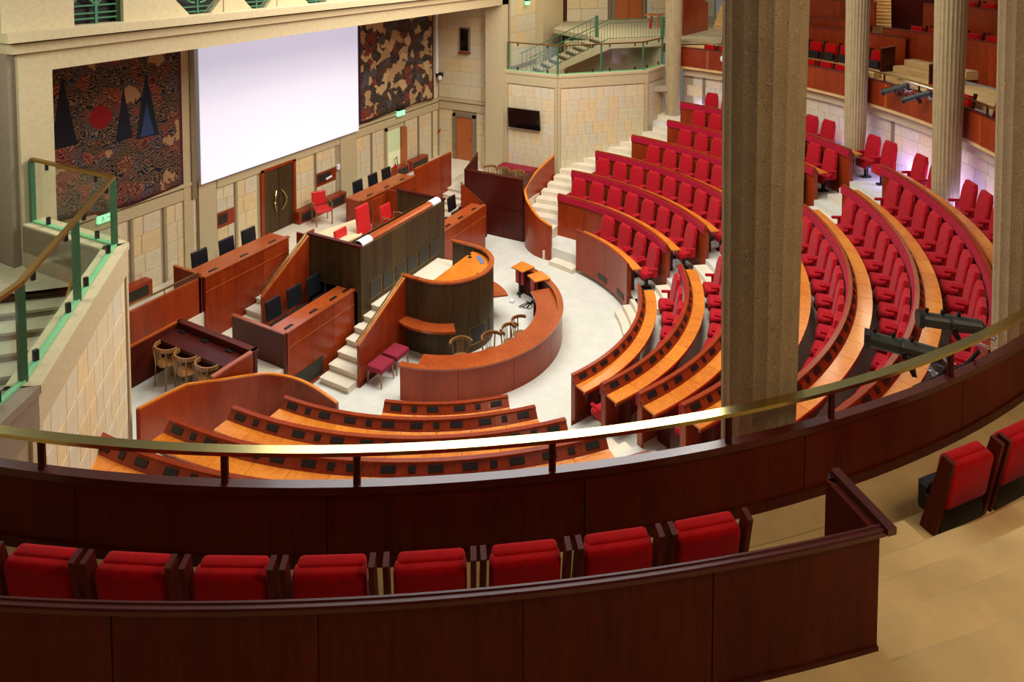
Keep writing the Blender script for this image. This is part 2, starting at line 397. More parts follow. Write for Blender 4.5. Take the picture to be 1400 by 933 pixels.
# double door
d = thing('door_1','','',(-.05,WY,DECK),kind='structure')
for s_,x0,x1 in ((0,-.62,-.06),(1,-.04,.52)):
    leaf_ = MB().box(x0,WY-.04,DECK,x1,WY,3.42).build('door_leaf','walnut',d)
    pts = [(-.05+(-.1 if s_==0 else .1)+(-.12 if s_==0 else .12)*(math.sin(i/10*math.pi)-.0), WY-.05-.08*math.sin(i/10*math.pi), 2.1+i/10*.62) for i in range(11)]
    MB().tube(pts,.022).build('door_handle','brass',leaf_)
MB().box(-.72,WY-.07,DECK,-.62,WY,3.48).box(.52,WY-.07,DECK,.62,WY,3.48).box(-.72,WY-.07,3.42,.62,WY,3.5).build('door_frame','wood',d)
# open doorway; a flat glowing plate stands in for the lit corridor
d = thing('door_2','','',(5.5,WY,DECK),kind='structure')
MB().box(5.1,WY-.03,DECK,5.9,WY+.0,3.3).build('glowing_corridor_plate','corridor',d)
MB().box(5.0,WY-.08,DECK,5.08,WY,3.4).box(5.0,WY-.08,3.3,6.05,WY,3.4).build('door_frame','stoneband',d)
MB().box(5.86,WY-.3,DECK,5.95,WY-.02,3.3).build('door_leaf','door_wood',d)
MB().box(5.1,WY-.12,2.5,5.86,WY-.1,3.28).build('glass_pane','glass',d)
# ---------------- right return wall of the recess, X = 8.45
wr = MB().box(8.45,2.95,0,8.65,WY+.2,8.2).build('wall_right','mortar'); struct(wr); OFF['wall_right'] = (0,0,0)
blocks(wr,(8.45,3.75,3.95),(0,1),2.45,3.9,7,.75,(-1,0),seed=5)
blocks(wr,(8.45,3.75,1.2),(0,1),.62,2.3,5,.6,(-1,0),seed=6)
blocks(wr,(8.45,5.5,1.2),(0,1),.7,2.3,5,.6,(-1,0),seed=7)
MB().box(8.38,3.7,3.5,8.46,WY,3.8).build('stone_cornice','stoneband',wr)
MB().box(8.33,3.7,3.84,8.46,WY,3.93).build('stone_cornice','stoneband',wr)
MB().box(8.36,4.64,5.85,8.46,5.12,6.85).build('window_frame','stonedark',wr)
MB().box(8.345,4.7,5.93,8.37,5.06,6.8).build('window_pane','tv',wr)
MB().box(8.3,4.64,5.8,8.46,5.12,5.87).build('window_sill','wood',wr)
d = thing('door_3','','',(8.42,4.9,1.28),kind='structure')
MB().box(8.40,4.55,1.3,8.44,5.3,3.22).build('door_leaf','door_wood',d)
MB().box(8.36,4.4,1.3,8.44,4.53,3.36).box(8.36,5.32,1.3,8.44,5.45,3.36).box(8.36,4.4,3.24,8.44,5.45,3.36).build('door_frame','stonedark',d)
MB().tube([(8.38,4.62,2.25),(8.38,4.62,2.4)],.015).build('door_handle','brass',d)
MB().box(8.0,2.95,0,8.5,3.7,8.3).build('wall_right','stoneband')['kind']='structure'
# left pilaster + side wall
struct(MB().box(-8.5,2.95,4.6,-7.97,3.6,7.85).build('wall_left','stoneband'))
struct(MB().box(-8.62,3.03,4.6,-8.5,3.7,8.2).build('trim_1','stonegrey'))
MB_ = MB().box(-8.3,3.0,0,-8.1,WY,4.4).build('wall_left','mortar'); struct(MB_)
struct(MB().box(-8.3,3.6,4.4,-8.1,WY,7.85).build('wall_left','stoneband'))
# ---------------- beam over the recess with cornice
bt = MB().box(-8.5,2.95,7.85,8.5,3.7,8.2).build('trim_2','stoneband'); struct(bt)
struct(MB().box(-8.62,2.86,8.2,8.6,3.7,8.36).build('trim_3','stoneband'))
struct(MB().box(-8.74,2.72,8.40,8.7,3.7,8.56).build('trim_4','stoneband'))
struct(MB().box(-8.2,3.7,7.85,8.6,WY+.2,8.0).build('ceiling','stoneband'))
# parapet wall above with grille openings
op = [(-7.55,-6.65,'rect'),(-5.55,-4.4,'oct'),(-3.95,-2.9,'oct'),(-2.2,-.9,'oct')]
wu = thing('wall_upper','','',(0,3.2,8.56),kind='structure')
xs = -8.7
segs = []
for a,b,t_ in op:
    segs.append((xs,a)); xs = b
segs.append((xs,8.5))
for a,b in segs:
    MB().box(a,3.0,8.56,b,3.4,10.4).build('stone_pier','stoneband',wu)
for a,b,t_ in op:
    MB().box(a,3.25,8.56,b,3.3,10.3).build('dark_void','blackplastic',wu)
    gmb = MB()
    if t_=='rect':
        for z in (8.66,8.76,8.9): gmb.beam((a,3.12,z),(b,3.12,z),.03,.03)
        gmb.beam((a,3.12,8.9),((a+b)/2,3.12,9.5),.04,.04).beam((b,3.12,8.9),((a+b)/2,3.12,9.5),.04,.04)
        gmb.beam((a,3.12,9.4),((a+b)/2,3.12,8.9),.04,.04).beam((b,3.12,9.4),((a+b)/2,3.12,8.9),.04,.04)
        for x in (a+.02,b-.02,(a+b)/2): gmb.beam((x,3.12,8.56),(x,3.12,10),.05,.05)
    else:
        c = (a+b)/2
        
        for sgn in (-1,1):
            e = a if sgn<0 else b
            MB().add([(e,3.02,8.56),(e-sgn*.33,3.02,8.56),(e,3.02,8.9),(e,3.25,8.56),(e-sgn*.33,3.25,8.56),(e,3.25,8.9)],[(0,1,2),(3,5,4),(0,3,4,1),(1,4,5,2),(2,5,3,0)]).build('stone_corner','stoneband',wu)
        for z in (8.62,8.72): gmb.beam((a,3.12,z),(b,3.12,z),.03,.03)
        for s_ in (-1,1):
            gmb.tube([(c+s_*(.06+.28*math.sin(t)),3.12,8.8+.28-.28*math.cos(t)) for t in [i*math.pi/8 for i in range(9)]],.02,6)
        for x in (c,a+.03,b-.03): gmb.beam((x,3.12,8.56),(x,3.12,10),.04,.04)
    gmb.build('window_grille','green',wu)

# ---------------- decks
struct(MB().box(-8.0,4.08,0,-1.86,WY,DECK).build('floor','step_carpet'))
struct(MB().box(-1.86,1.55,0,1.86,WY,DECK).build('floor','step_carpet'))
struct(MB().box(1.86,4.12,0,8.45,WY,DECK).build('floor','step_carpet'))
struct(MB().box(6.2,3.2,0,8.45,4.12,1.3).build('floor','step_carpet'))
struct(MB().box(5.8,.9,0,8.2,3.2,1.3).build('floor','step_carpet'))
struct(MB().box(-8.0,.95,0,-5.5,3.18,1.3).build('floor','carpet'))
struct(MB().box(-5.45,1.65,0,-1.86,4.08,.8).build('floor','step_carpet'))
struct(MB().box(1.86,1.65,0,4.45,2.3,.8).build('floor','step_carpet'))
struct(MB().box(1.86,2.3,0,5.0,4.12,.8).build('floor','step_carpet'))
def stairs(name,label,x0,x1,y0,y1,z0,z1,n,mat='step_carpet',group=None):
    """straight flight rising from x0 to x1"""
    t = thing(name,label,'stairs',((x0+x1)/2,(y0+y1)/2,0),group)
    for i in range(n):
        a = x0+(x1-x0)*i/n; z = z0+(z1-z0)*(i+1)/n; e = -.03 if x1>x0 else .03
        m = MB().box(min(a,x1),y0,max(z0-.2,0),max(a,x1),y1,z-.03); m.box(min(a+e,x1),y0,z-.035,max(a+e,x1),y1,z)
        m.build('step',mat,t)
    return t
stairs('carpeted_stairs','cream carpeted flight climbing between the lower left desk and the red stools',-3.2,-1.15,.66,1.5,0,1.05,7,'step_carpet','flights up to the rostrum')
stairs('carpeted_stairs','cream carpeted flight hidden right of the dark curved tribune',3.2,1.15,.66,1.5,0,1.05,7,'step_carpet','flights up to the rostrum')
struct(MB().box(-1.15,.1,0,1.15,1.5,1.05).build('floor','step_carpet'))
stairs('carpeted_stairs','cream carpeted flight behind the lower left desk, beside the brass handrail',-3.45,-1.86,3.2,4.0,.8,DECK,5,'step_carpet')
stairs('carpeted_stairs','short cream flight up to the small oak side door',5.0,6.2,3.2,4.1,.8,1.3,4,'step_carpet')
# curved tier aisle steps
def aisle(label, a0, a1, k0=1, k1=7):
    t = thing('aisle_steps',label,'stairs',P(6,(a0+a1)/2,0))
    for r,z,e in ((4.40,.145,5),(4.62,.29,2.5),(4.83,.435,0)):
        MB().arc(r,5.2,a0-e,a1,0,z,6).build('step','step_carpet',t)
    for k in range(max(1,k0),k1):
        for j,(dr) in enumerate((.367,.733)):
            z = ZK(k)+.159*(j+1)
            MB().arc(RK(k)+dr,RK(k+1),a0,a1,ZK(k)-.05,z,6).build('step','step_carpet',t)
    return t
aisle('cream carpeted aisle steps between the front block and the right-hand block',-131.3,-119.5)
aisle('cream carpeted aisle steps between the right-hand block and the far block',-61.5,-51.8)
def amax(r):
    pts = [(4.6,-8),(5.0,-1.5),(5.49,5.0),(6.17,8.0),(6.96,6.8),(7.93,4.6),(8.2,4.2)]
    if r <= 8.2:
        for (r0,a0),(r1,a1) in zip(pts,pts[1:]):
            if r <= r1: return a0+(a1-a0)*max(0,(r-r0)/(r1-r0))
    for i in range(400):
        t_ = i*.01; x = BX_+DX_*t_; y = BY_+DY_*t_
        if math.hypot(x,y) >= r: return math.degrees(math.atan2(y,x))-.3
    return -9.8
BX_,BY_ = 8.15,.72; _l = math.hypot(2.6,2.57); DX_,DY_ = 2.6/_l,-2.57/_l
def side_aisle(label, s):
    t = thing('side_stairs',label,'stairs',(s*6,0,0))
    for r,z,a0 in ((4.62,.145,-18.8),(4.85,.29,-3.2),(5.05,.435,-3.2)):
        lo,hi = a0,amax(r)
        if s>0: MB().arc(r,5.3,lo,hi,0,z,5).build('step','step_carpet',t)
        else: MB().arc(r,5.3,180-hi,180-lo,0,z,5).build('step','step_carpet',t)
    st = {1:-3.2,2:-3.2,3:-2.9,4:-5.8,5:-11.5,6:-16,7:-15.7}
    for k in range(1,8):
        for j in range(3):
            r = RK(k)+.367*j
            if r < 5.2: continue
            z = ZK(k)+.159*j+(.005 if j==0 else 0)
            if k==7 and j: z = 3.46
            lo = st[min(k+1,7)]-.0 if j else st[k]; hi = amax(r); r1 = r+.367 if k<7 or j<2 else 12.9
            if s>0: MB().arc(r,r1,lo,hi,0,z,5).build('step','step_carpet',t)
            else: MB().arc(r,r1,180-hi,180-lo,0,z,5).build('step','step_carpet',t)
    return t
side_aisle('cream carpeted stairs climbing beside the far block towards the slender column',1)
side_aisle('cream carpeted side stairs behind the left curved wing wall',-1)

# ================================================================== hall desks
def arc_panels(root, r0, r1, a0, a1, z0, z1, pitch, mat, name='panel', gap=.004):
    n = max(1, round(abs(a1-a0)*math.pi/180*r1/pitch)); da = (a1-a0)/n; g = math.degrees(gap/r1)*(1 if a1>a0 else -1)
    for i in range(n):
        MB().arc(r0,r1,a0+i*da+g,a0+(i+1)*da-g,z0,z1,max(1,int(abs(da)/2.5+.99))).build(name,mat,root)
def desk_row(label, k, a0, a1, dev=True, band=True, group=None, rowfoot=None, phase=0):
    r = RK(k); h = HK(k); z0 = (ZK(k-1) if k>1 else .12) if rowfoot is None else rowfoot
    t = thing('curved_desk',label,'desk',P(r,(a0+a1)/2,ZK(k)),group)
    arc_panels(t,r-.05,r,a0,a1,z0,h-.03,1.1,'wood','front_panel')
    MB().arc(r-.055,r+.02,a0,a1,h-.03,h).build('top_rail','wood',t)
    up = MB().arc(r,r+.11,a0,a1,h-.19,h-.015,z1o=h-.155).build('upstand','wood',t)
    nd = max(1,round(abs(a1-a0)*math.pi/180*(r+.25)/.60)); da = (a1-a0)/nd; g = math.degrees(.003/r)
    for i in range(nd):
        s = a0+i*da; e = s+da; sg = 1 if da>0 else -1
        MB().arc(r+.11,r+.37,s+sg*g,e-sg*g,h-.19,h-.155,3).build('desktop','desktop',t)
    MB().arc(r+.33,r+.36,a0,a1,h-.24,h-.19).build('desk_apron','wood',t)
    for a,s in ((a0,1),(a1,-1)):
        q = math.degrees(.04/r)*s*(1 if a1>a0 else -1)
        MB().arc(r,r+.07,a,a+q,ZK(k),h-.12,1).build('end_panel','wood',t)
        MB().arc(r+.08,r+.33,a+q*9,a+q*10,ZK(k),h-.19,1).build('support_panel','wood_dark',t)
    if dev:
        # a small unit at every other joint, large units at mid seats
        for i in range(nd):
            for f,big in ((0,False),(.28,True),(.72,True)):
                pass
        i = 0; x = a0+ (phase*da)
        for j in range(int(nd*1.5)+2):
            ph = j%3; jj = j//3
            a = a0+da*(2*jj+{0:.45,1:1.18,2:1.82}[ph])
            big = ph!=1 ; 
            a = a0+da*(2*jj+{0:.42,1:1.0,2:1.58}[ph])
            if (a-a0)/(a1-a0) > .99: break
            wv = math.degrees((.21 if big else .1)/r)/2
            MB().arc(r+.036,r+.082,a-wv,a+wv,h-.17,h-.037,2,z1o=h-.1).build('control_unit','blackplastic',up)
    if band and k > 1:
        MB().arc(r-.09,r-.05,a0,a1,h-.24,h-.045).build('cushion_band','band',t)
    return t
blk1 = 'front block, nearest the balcony'; 
G1 = {1:(-162.1,-133.9),2:(-177.5,-132.3),3:(-178,-131.5),4:(-178.5,-130.6),5:(-178.5,-130.3),6:(-178.5,-130),7:(-178.5,-130)}
G2 = {1:(-116.6,-64.0),2:(-118.5,-62.3),3:(-119.6,-61.3),4:(-120.4,-60.5),5:(-120.6,-59.9),6:(-121,-59.2),7:(-121,-59)}
G3 = {1:(-19.1,-50.8),2:(-3.3,-51.4),3:(-2.9,-52.0),4:(-5.8,-52),5:(-11.5,-52),6:(-16.3,-51.6),7:(-15.7,-51.7)}
for k in range(1,8):
    desk_row('honey-topped curved desk row with black units, %s row of the front block'%ORD[k],k,*G1[k],band=False,group='curved desk rows of the front block')
    desk_row('honey-topped curved desk row with crimson band, %s row of the right-hand block'%ORD[k] if k>1 else 'honey-topped curved desk row, innermost row of the right-hand block',k,*G2[k],group='curved desk rows of the right-hand block')
    desk_row('curved desk row with crimson cushion band, %s row of the far block'%ORD[k] if k>1 else 'short curved desk with vents in its front, innermost row of the far block',k,*G3[k],dev=False,group='curved desk rows of the far block')
# ------------------------------------------------------------------ hall seats
def make_seat(loc, rz, label, group):
    t = thing('folding_chair',label,'seat',loc,group,rz,local=True)
    # backrest: tapered slab with chamfered shoulders, leaning back
    bm = MB(); th = .09
    prof = [(-.25,.40),(.25,.40),(.27,.78),(.25,1.08),(.19,1.22),(-.19,1.22),(-.25,1.08),(-.27,.78)]
    def yy(z): return .19-(z-.4)*.15
    vs = []
    for s,d in ((1.,.0),(1.,.07),(.88,.1)):
        for (x,z) in prof:
            zz = .8+(z-.8)*(s if s<1 else 1); vs.append((x*s, yy(zz)+d, zz))
    n = 8; fs = [tuple(range(n))[::-1], tuple(range(2*n,3*n))]
    for q in (0,1):
        for i in range(n): fs.append((q*n+i,q*n+(i+1)%n,(q+1)*n+(i+1)%n,(q+1)*n+i))
    bm.add(vs,fs); bm.build('backrest','velvet',t)
    MB().rbox(-.25,.2,.40,.25,.54,.54,.05,2).rbox(-.22,.5,.30,.22,.56,.5,.03,1).build('seat_cushion','velvet',t,True)
    for s in (-1,1):
        MB().rbox(s*.3-.035,.17,.64,s*.3+.035,.46,.71,.02,1).rbox(s*.3-.02,.17,.45,s*.3+.02,.30,.68,.01,1).build('armrest','velvet',t)
    MB().box(-.04,.32,.05,.04,.40,.42).box(-.07,.24,0,.07,.50,.05).box(-.2,.26,.34,.2,.52,.4).build('pedestal','blackplastic',t)
    return t
seat0 = None
def seat_row(k, angs, blockname, enddesc, rowname, group):
    global seat0
    rr = RK(k+1)-.06
    for i,a in enumerate(angs):
        loc = P(rr,a,ZK(k)); rz = R(a+90)
        lab = 'red velvet folding seat, %s from the %s, %s row of the %s'%(ORD[i+1],enddesc,rowname,blockname)
        if seat0 is None: seat0 = make_seat(loc,rz,lab,group)
        else: dup(seat0,loc,rz,lab,group)
def angs_from(start, pitch, end):
    out = []; a = start; s = 1 if end>start else -1
    while (a-end)*s <= 0: out.append(a); a += s*pitch
    return out
rown = {1:'innermost',2:'second',3:'third',4:'fourth',5:'fifth',6:'sixth',7:'back'}
for k in range(1,8):
    pit = math.degrees(.70/(RK(k+1)-.1))
    if k==1: a3 = [-24.2,-31.8,-39.2,-46.8]; 
    elif k==2: a3 = [-6.0,-12,-18,-24,-29.9,-35.8,-41.7,-47.6]
    else:
        end = G3[k+1][0] if k<7 else -17
        a3 = angs_from(-48.6 if k<7 else -42.0, pit, end-.45*pit)[::-1]
        if k==7: a3 = [a for a in a3 if a < -16 and min(abs(a-c_) for c_ in (-11.9,-29.8,-47.7)) > 2.7]
    seat_row(k,a3,'far block','stairs end',rown[k],'red seats of the far block, %s row'%rown[k])
    end = G2[k+1][0] if k<7 else -120
    a2 = angs_from((-65.5 if k==1 else -62.6-.45*pit-(.4 if k<4 else -1.2)), pit, end+.4*pit)
    if k==7: a2 = [-50.6,-53.7]+[a for a in angs_from(-59.6,pit,-118) if min(abs(a-c_) for c_ in (-65.5,-114.2,-47.7)) > 2.6]
    seat_row(k,a2,'right-hand block','upper aisle end',rown[k],'red seats of the right-hand block, %s row'%rown[k])

# details on the far block's first desk: vents
for a in (-33.5,-45.5):
    v = MB().arc(RK(1)-.062,RK(1)-.05,a-2.6,a+2.6,.24,.40,3).build('floor_vent','grille'); tag(v,'dark vent grille in the front of the innermost far desk, %s'%('left one' if a>-40 else 'right one by the aisle'),'vent','vents in the far desk front')

# ================================================================== clerk ring
t = thing('clerk_ring_desk','reddish horseshoe clerks desk curving round the dark tribune','desk',(0,0,0))
arc_panels(t,2.79,2.85,-170.5,-12,0,.78,1.35,'wood','front_panel')
MB().arc(2.72,2.88,-171,-11,.76,.8,64).build('top_rail','trim',t)
MB().arc(2.18,2.74,-164,-42,.66,.70,44).build('desktop','desktop_red',t)
MB().arc(2.74,2.79,-170.5,-12,0,.76,60).build('inner_lining','wood_dark',t)
for a in (-150,-110,-70,-44): MB().arc(2.25,2.74,a,a+1.2,0,.66,1).build('support_panel','wood_dark',t)
for i,a in enumerate((-17,-33)):
    t = thing('side_writing_shelf','orange writing shelf on the ring desk, %s'%('at its far end' if i==0 else 'nearer the reddish worktop'),'shelf',P(2.55,a,0),'writing shelves on the ring desk')
    MB().arc(2.38,2.86,a-5.2,a+5.2,.83,.86,3).build('shelf_board','desktop',t)
    MB().box(*(P(2.5,a)[0]-.02,P(2.5,a)[1]-.02,0),*(P(2.5,a)[0]+.02,P(2.5,a)[1]+.02,.83)).build('support_post','blackplastic',t)
for i,a in enumerate((-14.2,-27.5)):
    t = thing('folding_stool','crimson folded wall seat inside the ring desk, %s'%('far one' if i==0 else 'second from its far end'),'seat',P(2.7,a,0),'folded wall seats',R(a+90),local=True)
    MB().rbox(-.16,.02,.3,.16,.1,.74,.025,1).build('seat_pad','redleather',t)
    MB().box(-.02,.0,.05,.02,.1,.4).box(-.05,0,0,.05,.14,.05).build('bracket','blackplastic',t)
cb = MB()
for j in range(3):
    pts = [(2.05+.22*math.cos(t_*.7+j)+.02*t_, -1.0-.16*math.sin(t_*.7+j*1.3)-.05*t_, .015+.01*j) for t_ in range(10)]
    cb.tube(pts,.012,5)
tag(cb.build('cable_coil','blackplastic'),'loose black cables on the carpet inside the ring desk','cable')
tag(rebase(MB().rbox(1.98,-.72,0,2.12,-.6,.07,.01,1).build('socket_box','white'),(2.05,-.66,0)),'small white socket box on the carpet beside black cables','box')
# ================================================================== tribune
t = thing('tribune','dark walnut curved speakers tribune with orange rim and yellow inner desk','lectern',(0,0,0))
cpt = (0,.12)
arc_panels_t = [(-188,-139.5),(-139.5,-60),(-60,8)]
for a0,a1 in arc_panels_t: MB().arc(1.12,1.18,a0+.15,a1-.15,0,1.82,12,c=cpt).build('curved_panel','walnut',t)
for s in (-1,1):
    MB().box(min(s*1.12,s*1.18),.28,0,max(s*1.12,s*1.18),.72,1.82).build('side_panel','walnut',t)
    MB().box(min(s*1.08,s*1.2),.26,1.815,max(s*1.08,s*1.2),.75,1.86).build('rim_end','trim',t)
MB().arc(1.08,1.2,-188,8,1.815,1.86,48,c=cpt).build('rim','trim',t)
MB().arc(.0,1.08,-180,0,1.66,1.70,32,c=(0,.04)).build('inner_desk','desktop',t)
MB().box(-.9,-.05,1.2,.9,-.02,1.66).build('inner_front','desktop_red',t)
for a,hw in ((-108,13),(-79,8)):
    MB().arc(1.18,1.19,a-hw,a+hw,.18,.64,8,c=cpt).build('vent_frame','brass_dull',t)
    MB().arc(1.188,1.197,a-hw+1,a+hw-1,.21,.61,8,c=cpt).build('vent_grille','grille',t)
MB().arc(1.18,1.55,-212,-140,.78,.84,14,c=cpt).build('side_shelf','desktop_red',t)
MB().arc(1.18,1.6,-48,-2,.72,.76,10,c=cpt).build('side_shelf','desktop_red',t)
tag(MB().add([(.62,-.62,1.702),(.92,-.30,1.702),(.84,-.22,1.702),(.54,-.54,1.702),(.62,-.62,1.712),(.92,-.30,1.712),(.84,-.22,1.712),(.54,-.54,1.712)],[(3,2,1,0),(4,5,6,7),(0,1,5,4),(1,2,6,5),(2,3,7,6),(3,0,4,7)]).build('blue_blotter','blue'),'blue strip mat lying on the yellow tribune desk','mat')
for i,(x,y) in enumerate(((-.12,-.86),(.72,-.1),(.86,.0))):
    tag(MB().tube([(x,y,1.70),(x,y,1.72)],.05,10).tube([(x,y,1.72),(x+.03,y+.04,1.80)],.01,6).build('microphone_base','blackplastic'),'small black microphone socket on the yellow tribune desk, %s'%('front left' if i==0 else 'right, near the blue mat' if i==1 else 'far right end'),'microphone','tribune microphones')
# red wall left of steps with brass rail
def rail_wall(label, p0, p1, zt0, zt1, th=.06, z0=0, mat='wood'):
    """straight partition from p0 to p1 with sloped top and a brass handrail"""
    t = thing('stair_partition',label,'partition',(p0[0],p0[1],z0))
    d = (Vector(p1)-Vector(p0)).normalized(); nr = Vector((-d.y,d.x))*th/2
    a = Vector(p0); b = Vector(p1)
    poly = [a-nr,b-nr,b+nr,a+nr]; zt = [zt0,zt1,zt1,zt0]
    MB().prism([(q.x,q.y) for q in poly], z0, lambda i: zt[i]-.03).build('panel',mat,t)
    MB().beam((a.x,a.y,zt0-.015),(b.x,b.y,zt1-.015),th+.02,.04).build('capping','trim',t)
    MB().beam((a.x,a.y+.05,zt0+.05),(b.x,b.y+.05,zt1+.05),.045,.03).build('handrail','brass',t)
    MB().beam((a.x,a.y-th/2-.01,z0+.05),(b.x,b.y-th/2-.01,z0+.05),.02,.1).build('plinth','wood_dark',t)
    return t
rail_wall('red veneered stair partition with brass rail behind the two crimson stools',(-2.92,.62),(-1.14,.62),.98,1.84)
rail_wall('red veneered stair partition with brass rail behind the lower left desk',(-3.42,3.12),(-1.9,3.12),1.72,2.64,z0=.8)
rail_wall('red sloping partition with brass rail beside the tall mahogany enclosure',(4.0,2.25),(5.55,2.25),2.30,1.08)
# two stools
def stool(x,y,label):
    t = thing('upholstered_stool',label,'stool',(x,y,0),'crimson stools')
    MB().rbox(x-.24,y-.22,.33,x+.24,y+.22,.46,.03,2).build('seat','burgundy',t)
    for sx in (-1,1):
        for sy in (-1,1):
            MB().tube([(x+sx*.2,y+sy*.18,.34),(x+sx*.22,y+sy*.2,0)],[.025,.014],6).build('leg','chairwood',t)
stool(-2.50,.32,'square crimson stool with tapered legs, nearer the balcony'); stool(-1.94,.32,'square crimson stool with tapered legs, nearer the dark tribune')
tag(MB().rbox(1.55,.2,.4,1.95,.6,.6,.03,1).tube([(1.6,.25,0),(1.6,.25,.4)],.015).tube([(1.9,.25,0),(1.9,.25,.4)],.015).tube([(1.6,.55,0),(1.6,.55,.4)],.015).tube([(1.9,.55,0),(1.9,.55,.4)],.015).build('upholstered_stool','burgundy'),'crimson stool half hidden behind the right side of the tribune','stool')
# bentwood chairs inside the ring and at the side table
def bent_chair(label,group,loc,rz,src=[None]):
    if src[0]:
        return dup(src[0],loc,rz,label,group)
    t = thing('bentwood_chair',label,'chair',loc,group,rz,local=True)
    MB().tube([(0,0,.43),(0,0,.46)],[.2,.21],12).build('seat','chairwood',t)
    for x,y in ((-.16,.15),(.16,.15)): MB().tube([(x,y,.44),(x*1.15,y*1.15,0)],[.018,.014],6).build('leg','chairwood',t)
    for s in (-1,1): MB().tube([(s*.17,-.2,0),(s*.16,-.17,.45),(s*.2,-.2,.8)],[.016,.018,.015],6).build('leg','chairwood',t)
    pts = [(.26*math.cos(a),-.02-.24*math.sin(a)*.9,.80-.02*abs(math.cos(a))) for a in [R(-5+i*19) for i in range(11)]]
    m = MB()
    for i in range(10): m.beam((pts[i][0],pts[i][1],pts[i][2]),(pts[i+1][0],pts[i+1][1],pts[i+1][2]),.03,.075)
    m.build('back_rail','chairwood',t)
    for x in (-.08,-.03,.03,.08): MB().tube([(x*.8,-.18,.46),(x,-.23,.78)],.008,5).build('spindle','chairwood',t)
    src[0] = t; return t
for i,(a,r_) in enumerate(((-140.5,2.15),(-118,2.22),(-101,2.25),(-89,2.25))):
    bent_chair('bentwood armchair inside the ring desk, %s from its left end'%ORD[i+1],'chairs inside the ring',P(r_-.25,a,0),R(a-90))
for i,y in enumerate((2.68,2.08,1.48)):
    bent_chair('bentwood armchair tucked under the mahogany side table, %s'%('farthest of three' if i==0 else 'middle of three' if i==1 else 'nearest of three'),'chairs at the side table',(-6.12,y,1.3),R(-90))
# ================================================================== dais
t = thing('presidents_dais','tall dark walnut dais front below the screen','dais',(0,1.5,0))
n = 6
for i in range(n):
    a = -1.84+3.68*i/n; MB().box(a+.003,1.46,0,a+3.68/n-.003,1.52,2.6).build('front_panel','walnut',t)
for s in (-1,1):
    for j in range(3):
        y = 1.5+j*.55; MB().box(min(s*1.80,s*1.86),y+.003,.0,max(s*1.80,s*1.86),y+.547,2.62).build('side_panel','walnut',t)
    MB().box(min(s*1.78,s*1.88),1.44,2.62,max(s*1.78,s*1.88),3.17,2.68).build('side_capping','wood_dark',t)
    MB().box(min(s*1.8,s*1.84),3.15,DECK,max(s*1.8,s*1.84),3.6,2.6).build('return_panel','wood',t)
    MB().box(min(s*1.8,s*1.2),3.6,DECK,max(s*1.8,s*1.2),3.64,2.45).build('rear_panel','wood',t)
for i in range(6):
    x = -1.49+i*.513
    MB().box(x-.015,1.448,1.18,x+.43,1.462,1.63).build('vent_frame','brass_dull',t)
    MB().box(x,1.44,1.2,x+.41,1.45,1.61).build('vent_grille','grille',t)
MB().box(-1.76,1.56,2.5,1.76,1.62,2.62).box(-1.7,1.9,2.3,1.76,1.94,2.62).build('brass_lining','brass_dull',t)
MB().box(-1.76,1.94,2.16,1.76,2.25,2.2).build('writing_top','cream',t)
MB().box(-1.76,1.55,2.1,1.76,1.9,2.5).build('front_shelf','walnut',t)
t = thing('dais_canopy_lamp','long half-round orange lamp cover with white ends along the dais top','lamp',(0,1.66,2.6))
def halfcyl(x0,x1,rad,mat,nm):
    vs = []; nn = 9
    for x in (x0,x1):
        for i in range(nn): a = math.pi*i/(nn-1); vs.append((x,1.66-rad*math.cos(a),2.60+rad*.8*math.sin(a)))
    fs = [(i,i+1,nn+i+1,nn+i) for i in range(nn-1)]+[tuple(range(nn)),tuple(range(nn,2*nn)),(0,nn-1,2*nn-1,nn)]
    MB().add(vs,fs).build(nm,mat,t)
halfcyl(-1.68,-1.28,.135,'white','white_end'); halfcyl(1.36,1.76,.135,'white','white_end'); halfcyl(-1.28,1.36,.125,'desktop_red','cover')
halfcyl(-1.69,-1.68,.12,'blackplastic','end_cap')
def armchair(label,x,y,z,rz,hback=.5,wd=.5,mat='redleather',legs='chairwood',group=None):
    t = thing('red_armchair',label,'chair',(x,y,z),group,rz,local=True)
    MB().rbox(-wd/2,-.22,.4,wd/2,.28,.5,.03,2).build('seat','redleather',t)
    mt = Matrix.Rotation(R(8),4,'X')
    MB().rbox(-wd/2+.02,-.28,.52,wd/2-.02,-.2,.52+hback,.03,2,mt).build('backrest','redleather',t)
    for s in (-1,1):
        MB().tube([(s*wd/2,.25,0),(s*wd/2,.24,.42),(s*(wd/2+.02),.2,.64),(s*(wd/2+.02),-.05,.66),(s*wd/2,-.24,.62)],.018,6).build('arm',legs,t)
        MB().tube([(s*wd/2,-.24,0),(s*wd/2,-.24,.66)],.018,6).build('leg',legs,t)
        MB().tube([(s*wd/2,.25,0),(s*wd/2,.25,.4)],.02,6).build('leg',legs,t)
    return t
armchair('tall red leather presidents chair at the middle of the dais',-.18,2.42,DECK,R(180),.92,.56)
armchair('low red leather armchair at the left of the dais',-.82,2.68,DECK,R(180),.45,.5,group='low red armchairs')
armchair('low red leather armchair at the right of the dais',1.15,2.75,DECK,R(180),.45,.5,group='low red armchairs')
armchair('red leather armchair with dark arms standing beside the double doors',.95,5.4,DECK,R(150),.42,.48,group='low red armchairs')
t = thing('cream_side_table','cream angled tabletop on the dais beside the tall red chair','table',(-.6,3.2,DECK))
MB().prism([(-1.3,2.75),(-.45,2.62),(.3,3.2),(.32,3.5),(-.7,3.78),(-1.3,3.6)],2.16,2.2).build('tabletop','cream',t)
MB().box(-.9,3.0,DECK,-.2,3.5,2.16).build('pedestal','walnut',t)

